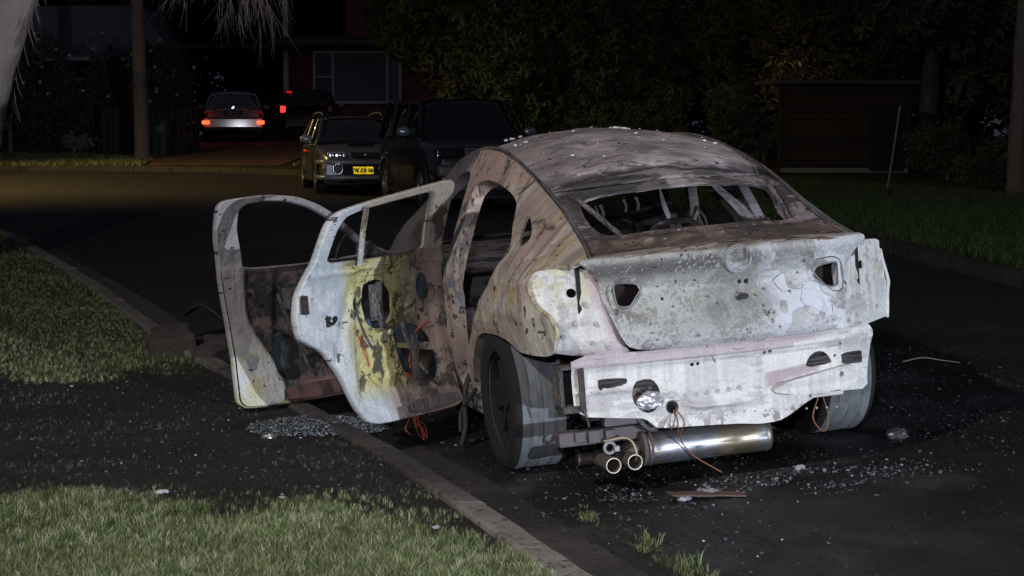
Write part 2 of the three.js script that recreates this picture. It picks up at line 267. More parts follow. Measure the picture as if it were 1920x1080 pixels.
const roofM = bake(620, 1300, RREG, (x, z) => {
  const [a, b] = warp(x, z, 1.8, .5), n1 = fr(a * 2, b * 2, 4), n2 = fr(a * 6, b * 6 + 7, 4), st = fr(x * 2.2, z * 13, 4);
  let c = mix3([.24, .195, .195], [.52, .445, .445], ss(.3, .7, n1 * .55 + n2 * .45));
  c = mix3(c, [.42, .37, .39], .6 * ss(.52, .7, st) * ss(-.9, -.1, z)); c = mix3(c, [.35, .22, .18], .55 * ss(.45, .6, n2) * ss(.32, .6, -x) * (1 - ss(-.4, .1, z)));
  c = mix3(c, [.14, .12, .125], .6 * ss(.54, .8, fr(a * 3 + 9, b * 4, 4)));
  c = mix3(c, SOOT, .9 * ss(.5, .6, fr(x * 4, z * 9 + 3, 4)) * ss(-.28, -.05, z)); // scorched rear header
  c = mix3(c, [.05, .045, .045], .8 * ss(.44, .5, Math.abs(x) + .06 * (n2 - .5)) * (1 - ss(.565, .60, Math.abs(x))) * ss(.0, .1, z) * ss(.38, .5, n2)); c = mix3(c, [.16, .10, .07], .8 * ss(.56, .66, z)); c = mix3(c, [.055, .048, .045], .75 * ss(.42, .6, n2) * ss(.0, .1, z));
  c = mix3(c, [.40, .34, .27], .55 * ss(.55, .68, n1) * ss(.02, .12, z));
  const [d, t] = specks(c, x, z, .55); const ash = ss(.83, .87, fb(x * 30 + 9, z * 30, 2)) * ss(.4, .6, n1); return [...mix3(d, [.6, .58, .6], ash), .82, .5 + .5 * (n2 - .5) + .5 * ash - .3 * t];
}, false, .016);
const TREG = [-.78, .78, .6, 1.16];
const gateM = bake(1250, 460, TREG, (x, y) => {
  const [a, b] = warp(x, y, 2.5, .22), n1 = fr(a * 3, b * 4, 4), n2 = fr(a * 9, b * 9, 4), g = fb(x * 90, y * 90, 2);
  let c = mix3([.215, .22, .215], [.41, .42, .40], ss(.32, .68, n1));
  c = mix3(c, [.36, .37, .33], .6 * ss(.45, .65, n2)); 
  c = mix3(c, [.58, .60, .63], .8 * ss(.12, .4, x + .45 * (n1 - .5)) * ss(.40, .62, n2 + .25 * ss(.3, .5, x)));
  c = mix3(c, [.60, .61, .62], .5 * (1 - ss(.68, .79, y + .06 * (n2 - .5))));
  // soot that settled in grains on the ledge above the plate recess
  const s = ss(.97, 1.03, y + .02 * (n2 - .5)) * (1 - ss(1.06, 1.1, y)) * (1 - .75 * ss(.0, .55, x)); c = mix3(c, [.075, .07, .07], .85 * ss(.40, .56, g * .62 + n1 * .5) * s);
  c = mix3(c, [.20, .19, .18], .6 * ss(.5, .64, g * .5 + n2 * .5) * (1 - ss(.95, .97, y)) * (1 - ss(.1, .4, x)));
  c = mix3(c, [.15, .105, .075], .85 * ss(1.095, 1.11, y)); 
  c = mix3(c, [.09, .07, .065], .5 * ss(.60, .70, fr(x * 11, y * 11 + 3, 4)) * ss(.3, .5, Math.abs(x)));
  const flake = ss(.6, .62, fb(a * 5 + 7, b * 5 + 2, 3)) * ss(.1, .3, x);
  const [d, t] = specks(c, x, y, .05); return [...mix3(d, [.68, .71, .78], flake * .7), .72, .5 + .4 * (g - .5) + .35 * (n2 - .5) + .35 * flake - .3 * t];
}, false, .010);
const PREG = [-1.0, 1.0, .2, 1.1];
const rearM = bake(1500, 680, PREG, (x, y) => {
  const [a, b] = warp(x, y, 2.5, .12), n1 = fr(a * 3, b * 3 + 5, 4), n2 = fr(a * 8, b * 8, 4), dr = fb(x * 40, y * 3.5, 3);
  let c = mix3([.63, .64, .62], [.82, .83, .80], n1 * .6 + n2 * .4); c = mix3(c, [.42, .41, .41], .55 * ss(.5, .75, dr * .6 + n2 * .4)); c = mix3(c, [.34, .32, .33], .5 * ss(.60, .72, fr(x * 3 + 8, y * 9, 4)));
  c = mix3(c, [.56, .55, .55], .6 * ss(.42, .62, dr * .55 + n1 * .5) * (1 - ss(.0, .5, x)) * ss(.33, .5, y));
  const seam = ss(.575, .60, y + .018 * (n2 - .5) - .03 * (x > .3 ? 1 : 0)); c = mix3(c, [.42, .335, .38], .7 * seam * (1 - ss(.66, .68, y)) * (1 - ss(.35, .62, x)));
  const wv = .46 - .03 * Math.abs(x); // pink stain above the right carrier
  c = mix3(c, [.36, .265, .30], .8 * ss(.14, .17, x + .04 * (n2 - .5)) * (1 - ss(.42, .46, x)) * ss(.395 + .2 * (x - .15), .42 + .2 * (x - .15), y + .03 * (n2 - .5)) * (1 - ss(.47 + .09 * (x - .14), .485 + .09 * (x - .14), y)));
  c = mix3(c, [.60, .57, .36], .75 * ss(.40, .58, n2) * ss(.83, .92, y) * (x < 0 ? 1 : .4)); c = mix3(c, [.42, .31, .37], .75 * ss(-.66, -.60, x + (y - .8) * .3) * ss(.66, .7, y) * (1 - ss(-.4, -.2, x)));
  c = mix3(c, [.33, .33, .33], .6 * ss(.62, .72, fr(x * 14, y * 14, 4)) * ss(.64, .7, y));
  c = mix3(c, [.22, .17, .17], .8 * ss(.62, .68, fr(a * 9 + 3, b * 9, 4)) * (1 - ss(.30, .40, y + .06 * n1)));
  const [d, t] = specks(c, x, y, 0); return [...d, .62, .5 + .22 * (n2 - .5) + .2 * (dr - .5) - .2 * t];
}, false, .008);
function doorPaint(rear) {
  return (s, y) => {
    const [a, b] = warp(s, y, 3, .2), n1 = fr(a * 3 + (rear ? 0 : 50), b * 3, 4), n2 = fr(a * 9, b * 9 + 4, 4), dr = fb(s * 30, y * 4, 3);
    let c = mix3([.33, .26, .25], [.22, .19, .19], ss(.4, .65, n1));
    if (rear) {
      const edge = ss(.60, .78, s + .16 * (n1 - .5) + .2 * (1 - ss(.25, .55, y)) ); c = mix3(c, [.62, .66, .68], edge); c = mix3(c, [.44, .50, .54], .7 * edge * ss(.45, .65, n2));
      const core = ss(.16, .36, s + .18 * (n2 - .5)) * (1 - ss(.68, .8, s + .12 * (n1 - .5))) * ss(.3, .45, y) * (1 - ss(1.09, 1.12, y));
      c = mix3(c, [.56, .52, .22], core * ss(.26, .46, n1 * .4 + n2 * .6 + .08)); c = mix3(c, [.66, .66, .40], core * .7 * ss(.55, .7, n2));
      c = mix3(c, [.30, .23, .19], .8 * (1 - ss(.16, .34, s + .15 * (n1 - .5)))); c = mix3(c, [.42, .38, .30], .8 * ss(1.11, 1.13, y) * (1 - ss(.6, .8, s)));
      c = mix3(c, SOOT, .88 * ss(.56, .64, fr(a * 13 + 3, b * 9, 4)) * core); c = mix3(c, [.10, .09, .07], .7 * ss(.52, .56, fb(s * 6, y * 34, 3)) * core * ss(1.0, 1.06, y));
      c = mix3(c, [.06, .055, .05], .85 * ss(.56, .62, fr(a * 7, b * 7 + 20, 4)) * (1 - ss(.0, .5, s - .1)) );
    } else {
      c = mix3([.028, .025, .03], [.075, .07, .08], ss(.35, .65, n2)); c = mix3(c, [.13, .12, .13], .8 * ss(.6, .66, fr(a * 6 + 20, b * 9, 4))); c = mix3(c, [.20, .13, .10], .7 * ss(.55, .7, n2));
      const b0 = 1.13 - .19 * ss(.8, .28, y), e = ss(b0 - .012, b0 + .012, s + .02 * (n1 - .5)), low = 1 - ss(.42, .75, y + .25 * (n1 - .5)), hi = ss(1.0, 1.25, y + .2 * (n1 - .5));
      c = mix3(c, [.33, .29, .29], e); c = mix3(c, [.66, .68, .66], e * Math.max(low, hi * .8)); c = mix3(c, [.60, .58, .30], .8 * e * low * ss(.42, .62, n2)); c = mix3(c, [.33, .22, .22], .8 * (1 - ss(.30, .34, y)) * (1 - ss(.75, .85, s)));
      c = mix3(c, [.38, .36, .37], ss(1.0, 1.06, y)); c = mix3(c, BLUE, .6 * e * ss(.55, .6, fb(a * 6 + 77, b * 6, 3)) * low);
    }
    const [d, t] = specks(c, s, y, rear ? .15 : .4); return [...d, .75, .5 + .5 * (n2 - .5) + .3 * (dr - .5) - .4 * t];
  };
}
const DREG = [-.1, 1.45, .15, 1.55];
const doorRearM = bake(800, 720, DREG, doorPaint(true), false, .018), doorFrontM = bake(800, 720, DREG, doorPaint(false), false, .018);
const scorchM = bake(512, 512, [0, 1, 0, 1], (u, v) => { const a = fr(u * 9, v * 9, 5), b = fr(u * 40, v * 40, 3); let c = mix3([.03, .028, .03], [.13, .12, .13], ss(.4, .7, a)); c = mix3(c, [.13, .095, .08], .6 * ss(.56, .7, fb(u * 6 + 9, v * 6, 4))); return [...c, .85, .5 * a + .5 * b]; }, true, .012);
const scorchGrey = bake(512, 512, [0, 1, 0, 1], (u, v) => { const a = fr(u * 7, v * 7, 5), b = fr(u * 40, v * 40, 3); let c = mix3([.10, .095, .10], [.27, .25, .265], ss(.35, .7, a)); c = mix3(c, [.04, .035, .035], .85 * ss(.52, .62, fb(u * 14 + 9, v * 14, 4))); c = mix3(c, [.3, .25, .15], .5 * ss(.6, .7, fb(u * 5, v * 5 + 8, 3))); return [...c, .8, .5 * a + .5 * b]; }, true, .012);
const blackM = plain(.012, .011, .012, .9), wireRed = plain(.42, .09, .055, .6), wireBrown = plain(.22, .10, .05, .6), steel = plain(.55, .56, .58, .35, 1), darkSteel = plain(.12, .10, .10, .6, .6), rustM = plain(.11, .085, .075, .85);

const paleM = bake(640, 300, SREG, (z, y) => { const a = fr(z * 6, y * 6, 5), b = fr(z * 20, y * 5, 4); let c = mix3([.12, .11, .115], [.33, .31, .315], ss(.35, .65, a)); c = mix3(c, [.70, .71, .69], ss(.2, .45, z + .1 * (a - .5)) * (1 - ss(1.0, 1.15, y))); c = mix3(c, [.36, .34, .33], .5 * ss(.55, .7, b)); return [...c, .8, a]; }, false, .01);
// ---- body sides
const OUT = chaikin([[-2.40, .26], [-.86, .20], [-.68, .19], [-.665, .33], [-.60, .44], [-.47, .56], [-.33, .655], [-.15, .70], [.15, .715], [.36, .70], [.48, .655], [.62, .652], [.78, .655], [.83, .68], [.86, .77], [.81, .84], [.70, .885], [.655, .93], [.63, .99], [.64, 1.045], [.70, 1.065], [.76, 1.068], [.80, 1.075], [.81, 1.10], [.75, 1.12], [.57, 1.18], [.25, 1.32], [-.06, 1.43], [-.5, 1.545], [-.9, 1.62], [-1.4, 1.645], [-1.8, 1.625], [-2.12, 1.585], [-2.36, 1.48], [-2.6, 1.32], [-2.86, 1.14], [-2.92, 1.02], [-2.6, .9], [-2.45, .7]], 2, .2);
const HFRONT = chaikin([[-2.30, 1.0], [-2.24, 1.15], [-2.12, 1.285], [-1.98, 1.40], [-1.80, 1.475], [-1.6, 1.515], [-1.45, 1.52], [-1.36, 1.48], [-1.22, 1.34], [-1.06, 1.16], [-1.03, .95], [-1.04, .80], [-1.12, .60], [-1.30, .36], [-1.45, .30], [-2.2, .32], [-2.28, .5], [-2.32, .8]], 2, .22);
const HREAR = chaikin([[-1.13, 1.40], [-1.06, 1.455], [-.92, 1.475], [-.64, 1.452], [-.36, 1.40], [-.2, 1.345], [-.1, 1.26], [-.01, 1.20], [.12, 1.125], [.07, 1.08], [-.01, .96], [-.27, .77], [-.46, .66], [-.62, .55], [-.73, .44], [-.79, .31], [-.95, .28], [-1.0, .36], [-.92, .51], [-.86, .725], [-.83, .95], [-.93, 1.19]], 2, .22);
const HQTR = chaikin([[.0, 1.305], [.10, 1.265], [.20, 1.215], [.245, 1.17], [.20, 1.145], [.13, 1.18], [.05, 1.245]], 2);
const dent = (u, v) => .014 * (fb(u * 2.2 + 3, v * 2.6, 3) - .5) + .006 * (fb(u * 9, v * 9, 2) - .5);
function crease(z, y) { return dent(z, y) + .012 * (ss(.80, .86, y + .03 * z) - ss(.86, .98, y + .03 * z)) + .02 * Math.exp(-(((z - .0) / .55) ** 2) - (((y - .78) / .1) ** 2)); }
for (const s of [-1, 1]) {
  const g = panel({ outline: s < 0 ? OUT : OUT.map(([z, y]) => [y < .93 ? Math.min(z, .655) : z, y]), holes: [HFRONT, HREAR, HQTR], map: (z, y) => [s * hw(y, z), y, z], thick: z => lerp(.075, .014, ss(-.40, -.15, z)), L: .045, reg: SREG, flip: s > 0, disp: crease });
  const o = part('body_side', g, s < 0 ? sideM : paleM, car, s < 0 ? 'scorched pinkish brown near side with both door openings empty' : 'scorched far side seen through the openings');
  // hinge straps, strikers, bolts along the pillars
  const q = []; for (const [z, y] of [[-1.06, .72], [-1.06, .50], [-2.36, .78], [-2.36, .48]]) q.push(box(.035, .06, .06, s * (hw(y, z) + .01), y, z, .008), cyl(.012, .012, .075, 8, s * (hw(y, z) + .022), y, z + .02));
  parts('door_hinge', q, scorchGrey, o);
  const w = []; for (const [z, y] of [[-.89, .84], [-.92, .62], [-1.0, 1.25], [.15, .95], [.02, .85]]) w.push(cyl(.012, .014, .02, 8, s * (hw(y, z) + .004), y, z, 'x')); parts('bolt', w, darkSteel, o);
}
// front wings, bonnet stub, bulkhead, floor, sills
for (const s of [-1, 1]) part('front_wing', panel({ outline: chaikin([[-2.4, .98], [-2.9, 1.02], [-3.5, .98], [-3.75, .85], [-3.78, .6], [-3.42, .5], [-3.3, .68], [-3.05, .78], [-2.8, .76], [-2.6, .62], [-2.52, .3], [-2.4, .28]], 1), map: (z, y) => [s * (hw(Math.min(y, 1), z) - .04 * Math.max(0, -2.6 - z)), y, z], thick: .012, L: .12, reg: SREG, flip: s > 0, disp: dent }), sideM, car);
part('bonnet', panel({ outline: [[-.8, -2.85], [.8, -2.85], [.72, -3.7], [-.72, -3.7]], map: (x, z) => [x, 1.06 - .1 * x * x - .06 * (-2.85 - z), z], thick: .012, L: .15, reg: RREG, flip: true, disp: dent }), scorchM, car);
part('dashboard', [box(1.7, .62, .1, 0, .68, -2.5, .03), box(1.62, .2, .36, 0, .95, -2.3, .06), box(.3, .5, .5, 0, .62, -2.05, .04)], scorchM, car);
{ const st = part('steering_wheel', new THREE.TorusGeometry(.18, .014, 8, 28).rotateX(-.45).translate(.38, .98, -1.98), scorchM, car); part('column', cyl(.025, .03, .4, 8).rotateX(1.1).translate(.38, .92, -2.16), scorchM, st); }
part('floor', [box(1.76, .05, 2.1, 0, .30, -1.45, .01), box(1.0, .05, 1.2, 0, .36, .2, .01), box(.28, .18, 2.2, 0, .40, -1.3, .04), box(1.36, .06, .95, 0, .50, .38, .01), box(1.5, .35, .06, 0, .42, -.35, .01)], scorchM, car);
parts('wheel_house', [-1, 1].flatMap(s => { const g = new THREE.CylinderGeometry(.43, .43, .34, 24, 1, true, Math.PI * .5, Math.PI).rotateZ(Math.PI / 2).translate(s * .74, .36, .02); return [g, box(.05, .5, .9, s * .56, .66, .02)]; }), rustM, car);
for (const [x, z] of [[-.42, -1.35], [.42, -1.35], [-.42, -.42], [.42, -.42]]) { // seat frames burnt to the springs
  const st = part('seat_frame', [box(.5, .05, .5, x, .52, z, .02), ...[-.21, .21].flatMap(d => [tube([[x + d, .55, z + .22], [x + d * .95, .85, z + .30], [x + d * .8, 1.05, z + .36]], .022, 10, 6)]), tube([[x - .17, 1.05, z + .36], [x - .1, 1.13, z + .38], [x + .1, 1.13, z + .38], [x + .17, 1.05, z + .36]], .02, 12, 6)], scorchGrey, car);
  parts('spring', [.66, .76, .86, .96].map((y, i) => tube([[x - .2, y, z + .26 + i * .028], [x - .07, y + .03, z + .27 + i * .028], [x + .07, y - .03, z + .27 + i * .028], [x + .2, y, z + .26 + i * .028]], .006, 12, 5)), darkSteel, st);
}
// ---- roof
{
  const r = [[-.56, -1.8], [-.58, -1.4], [-.60, -.9], [-.62, -.5], [-.63, -.06], [-.5, .03], [-.25, .085], [0, .10], [.25, .085], [.5, .03], [.63, -.06], [.62, -.5], [.60, -.9], [.58, -1.4], [.56, -1.8], [.57, -2.15], [.3, -2.24], [0, -2.27], [-.3, -2.24], [-.57, -2.15]];
  const sag = (x, z) => -.022 * fb(x * 2.2, z * 1.6 + 7, 3) + .016 * (fb(x * 7, z * 7, 3) - .5) - .022 * Math.exp(-(((z + .08) / .07) ** 2)) * (.6 + fb(x * 5, 3, 2));
  const rp = part('roof', panel({ outline: chaikin(r, 1), map: (x, z) => [x, topY(x, z) + .004, z], thick: .02, L: .026, reg: RREG, flip: true, disp: sag }), roofM, car, 'scorched purplish grey roof with flakes of white ash');
  const gut = []; for (const s of [-1, 1]) gut.push(tube([-2.0, -1.4, -.9, -.4, 0, .3, .6, .85].map(z => [s * (sm(z, EZ, EX) - .012), sm(z, EZ, EY) + .006, z]), .011, 40, 6)); parts('roof_gutter', gut, scorchGrey, rp);
  const R = rng(5), fl = []; for (let i = 0; i < 36; i++) { const x = (R() - .5) * 1.1, z = -2 + R() * 1.95, q = R(), k = q < .05 ? 3 : q < .3 ? 1.4 : .8; const g = new THREE.IcosahedronGeometry(.0042 * k * (.6 + R()), 0); g.scale(1.6, .6, 1.2).rotateY(R() * 6).translate(x, topY(x, z) + .008, z); fl.push(g); }
  for (const [x, z, n] of [[.30, -1.5, 26], [-.42, -1.35, 8], [-.5, -.95, 5], [.5, -.55, 4]]) for (let i = 0; i < n; i++) { const a = x + (R() + R() - 1) * .07, b = z + (R() + R() - 1) * .05; fl.push(new THREE.IcosahedronGeometry(.004 + R() * .008, 0).scale(1.4, .8, 1).rotateY(R() * 6).translate(a, topY(a, b) + .012, b)); }
  stuff(part('ash_flake', fl, plain(.72, .70, .74, .9), rp));
}
// ---- hatch frame round the empty rear window (deep box-section)
{
  const o = chaikin([[-.62, -.03], [-.48, .06], [-.25, .115], [0, .13], [.25, .115], [.48, .06], [.62, -.03], [.625, .25], [.635, .57], [.66, .78], [.69, .90], [0, .905], [-.69, .90], [-.66, .78], [-.635, .57], [-.625, .25]], 1), h = chaikin([[-.49, .15], [-.25, .185], [0, .20], [.25, .185], [.49, .15], [.535, .28], [.545, .46], [.50, .60], [.2, .655], [0, .66], [-.2, .655], [-.50, .60], [-.545, .46], [-.535, .28]], 2);
  const crump = (x, z) => .012 * (fb(x * 6, z * 6, 3) - .5) + .006 * (fb(x * 17, z * 17, 2) - .5) - .018 * (1 - ss(.03, .11, Math.min(...[0].map(() => { let m = 9; for (const p of h) m = Math.min(m, Math.hypot(p[0] - x, p[1] - z)); return m; }))));
  const hf = part('hatch_frame', panel({ outline: o, holes: [h], map: (x, z) => [x, topY(x, z) - .004 - .02 * (1 - ss(.0, .2, z)), z], thick: (x, z) => lerp(.016, Math.abs(x) > .44 ? .085 : .03, ss(.2, .36, z)), L: .035, reg: RREG, flip: true, disp: crump }), roofM, car, 'charred frame round the empty rear window');
  parts('gas_strut', [tube([[-.52, 1.36, .2], [-.46, 1.26, .38], [-.41, 1.17, .55]], .014, 10, 6), tube([[.52, 1.36, .2], [.50, 1.24, .42], [.47, 1.14, .6]], .016, 10, 6)], scorchGrey, hf);
  const R = rng(9), drips = []; for (let i = 0; i < 5; i++) { const x = -.5 + R() * .35, l = .02 + R() * .05; drips.push(tube([[x, topY(x, .19) - .06, .2], [x + .01, topY(x, .19) - .07 - l * .5, .21], [x + .004, topY(x, .19) - .07 - l, .21]], .004 + R() * .006, 4, 5)); } parts('melted_trim', drips, scorchM, hf);
}
// ---- tailgate
const GY = [.60, .645, .67, .72, .80, .86, .90, .935, .955, .985, 1.03, 1.07, 1.10, 1.13], GZ = [.895, .905, .928, .940, .925, .898, .880, .868, .872, .895, .918, .935, .925, .87];
const gz = (x, y) => interp(y, GY, GZ) * .4 + .6 * (interp(y - .012, GY, GZ) + interp(y + .012, GY, GZ)) / 2 - .10 * x * x - .9 * Math.max(0, Math.abs(x) - .56) ** 2;
{
  const half = [[0, .648], [.3, .650], [.48, .656], [.545, .68], [.585, .76], [.625, .88], [.645, .99], [.675, 1.035], [.715, 1.065], [.735, 1.09], [.70, 1.112], [.3, 1.128], [0, 1.132]];
  const o = chaikin([...half, ...half.slice(1, -1).reverse().map(p => [-p[0], p[1]])], 1, .2);
  const lampHole = s => chaikin([[s * .462, .968], [s * .574, .978], [s * .568, .872], [s * .525, .860], [s * .482, .876], [s * .44, .922]], 1, .12);
  const hs = [lampHole(-1), lampHole(1), circle(-.345, .885, .009, 8), circle(.09, .93, .012, 8), circle(.055, .93, .010, 8)];
  const dd = (x, y) => .008 * (fb(x * 3, y * 4, 3) - .5) + .0045 * (fb(x * 12, y * 12, 2) - .5) + .006 * (Math.abs(x) < .27 ? ss(.945, .93, y) * ss(.80, .83, y) : 0) * -1;
  const tg = part('tailgate', panel({ outline: o, holes: hs, map: (x, y) => [x, y, gz(x, y)], thick: .035, L: .028, reg: TREG, disp: dd }), gateM, car, 'ashen grey tailgate with bare lamp openings');
  const P = (x, y, d = .004) => [x, y, gz(x, y) + d];
  const rim = s => { const q = lampHole(s).map(p => V3(...P(...p))); const c = s * .51; const big = chaikin([[s * .41, 1.0], [s * .60, 1.005], [s * .60, .845], [s * .52, .838]], 1).map(p => P(p[0], p[1], .003)); return [new THREE.TubeGeometry(new THREE.CatmullRomCurve3(q, true), 50, .005, 5, true), tube([...big, big[0]], .0035, 50, 5)]; };
  parts('lamp_opening_rim', [...rim(-1), ...rim(1)], gateM, tg);
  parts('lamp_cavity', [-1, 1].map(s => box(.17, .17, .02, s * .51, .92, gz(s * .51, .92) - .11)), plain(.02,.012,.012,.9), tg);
  const e = part('emblem', [new THREE.TorusGeometry(.066, .0055, 6, 40), new THREE.TorusGeometry(.043, .003, 6, 30), new THREE.CylinderGeometry(.062, .062, .006, 32).rotateX(Math.PI / 2), cyl(.009, .009, .014, 10, .012, -.008, .002, 'z'), box(.05, .012, .012, -.004, .028, 0)].map(g => g.rotateX(.12).translate(.03, 1.045, gz(.03, 1.045) + .002)), gateM, tg, 'round burnt badge mount');
  const R = rng(31), sc = []; for (const [x, y] of [[-.30, .845], [-.12, .875], [.12, .86], [.30, .86], [-.2, .70], [.05, .705], [.22, .70], [-.4, .70], [.17, .885], [-.08, .84], [.36, .945], [-.36, .945]]) sc.push(cyl(.006, .007, .01, 8, x, y, gz(x, y), 'z')); parts('stud', sc, gateM, tg);
  parts('lock', [new THREE.IcosahedronGeometry(.02, 1).scale(1.2, .8, .5).translate(...P(.06, .862, .006)), new THREE.IcosahedronGeometry(.013, 0).translate(...P(.03, .855, .01))], scorchM, tg);
  const fk = []; for (const [x, y, w, h] of [[.30, .90, .13, .09], [.40, .80, .1, .12], [.52, .77, .035, .06], [.22, .96, .09, .03]]) { const q = circle(x, y, 1, 9).map(([a, b]) => [x + (a - x) * w * .5 * (.6 + .8 * R()), y + (b - y) * h * .5 * (.6 + .8 * R())]); fk.push(panel({ outline: q, map: (a, b) => P(a, b, .005 + .012 * Math.abs(fb(a * 14, b * 14, 2) - .5)), thick: .002, L: .02, reg: TREG })); } part('paint_flake', fk, gateM, tg);
}
const flangeM = bake(256, 64, [0, 1, 0, 1], (u, v) => { const n = fr(u * 20, v * 4, 4); return [...mix3([.50, .47, .30], [.30, .25, .20], ss(.5, .7, n)), .8, n]; }, true, .01);
// ---- lamp housings at the corners
for (const s of [-1, 1]) {
  const o = chaikin([[.50, .636], [.74, .640], [.90, .668], [.90, .74], [.865, .80], [.875, .85], [.925, .92], [.93, 1.0], [.90, 1.055], [.80, 1.062], [.69, 1.055], [.655, 1.03], [.63, .98], [.61, .88], [.57, .757], [.53, .675]], 1, .2).map(([a, b]) => [s * (s > 0 && a > .84 && b < 1.03 ? Math.min(hw(b, .66) + .004, Math.max(a, .96)) : a), b]);
  const zf = (x, y) => { const a = Math.abs(x); return .875 - .05 * a * a - Math.max(0, a - .6) * .55 - .05 * ss(.64, .56, a + (.9 - y) * .3) - .02 * ss(.85, .95, y); };
  const cp = part('lamp_housing', panel({ outline: o, holes: [circle(s * .753, .942, .022, 16)], map: (x, y) => [x, y, zf(x, y)], thick: .012, L: .03, reg: PREG, disp: (x, y) => .01 * (fb(x * 5, y * 5 + 9, 3) - .5) - .012 * Math.exp(-(((y - .865) / .02) ** 2)) }), rearM, car);
  const bs = []; for (const [x, y] of [[.75, .80], [.66, .79], [.68, .70], [.845, .72], [.80, .735], [.70, .885], [.62, .68]]) bs.push(mergeGeometries([cyl(.010, .014, .012, 10, s * x, y, zf(x, y) + .003, 'z'), cyl(.005, .005, .018, 8, s * x, y, zf(x, y) + .005, 'z')])); parts('stud', bs, rearM, cp);
  // rolled flange of the quarter round the lamp
  const F = [[.665, .82], [.70, .80], [.885, .70], [.70, .655], [.63, .62], [.625, .63]].map(() => 0);
  const fl = [[.845, .735], [.86, .78], [.81, .842], [.70, .888], [.655, .932], [.63, .99], [.642, 1.047], [.70, 1.067], [.78, 1.066]].map(([z, y]) => [s * (hw(y, z) - .004), y, z + .006]); if (s < 0) part('flange', tube(fl, .013, 50, 7), flangeM, cp);
  part('inner_corner', box(.02, .40, .22, s * .72, .86, .66), blackM, cp);
}
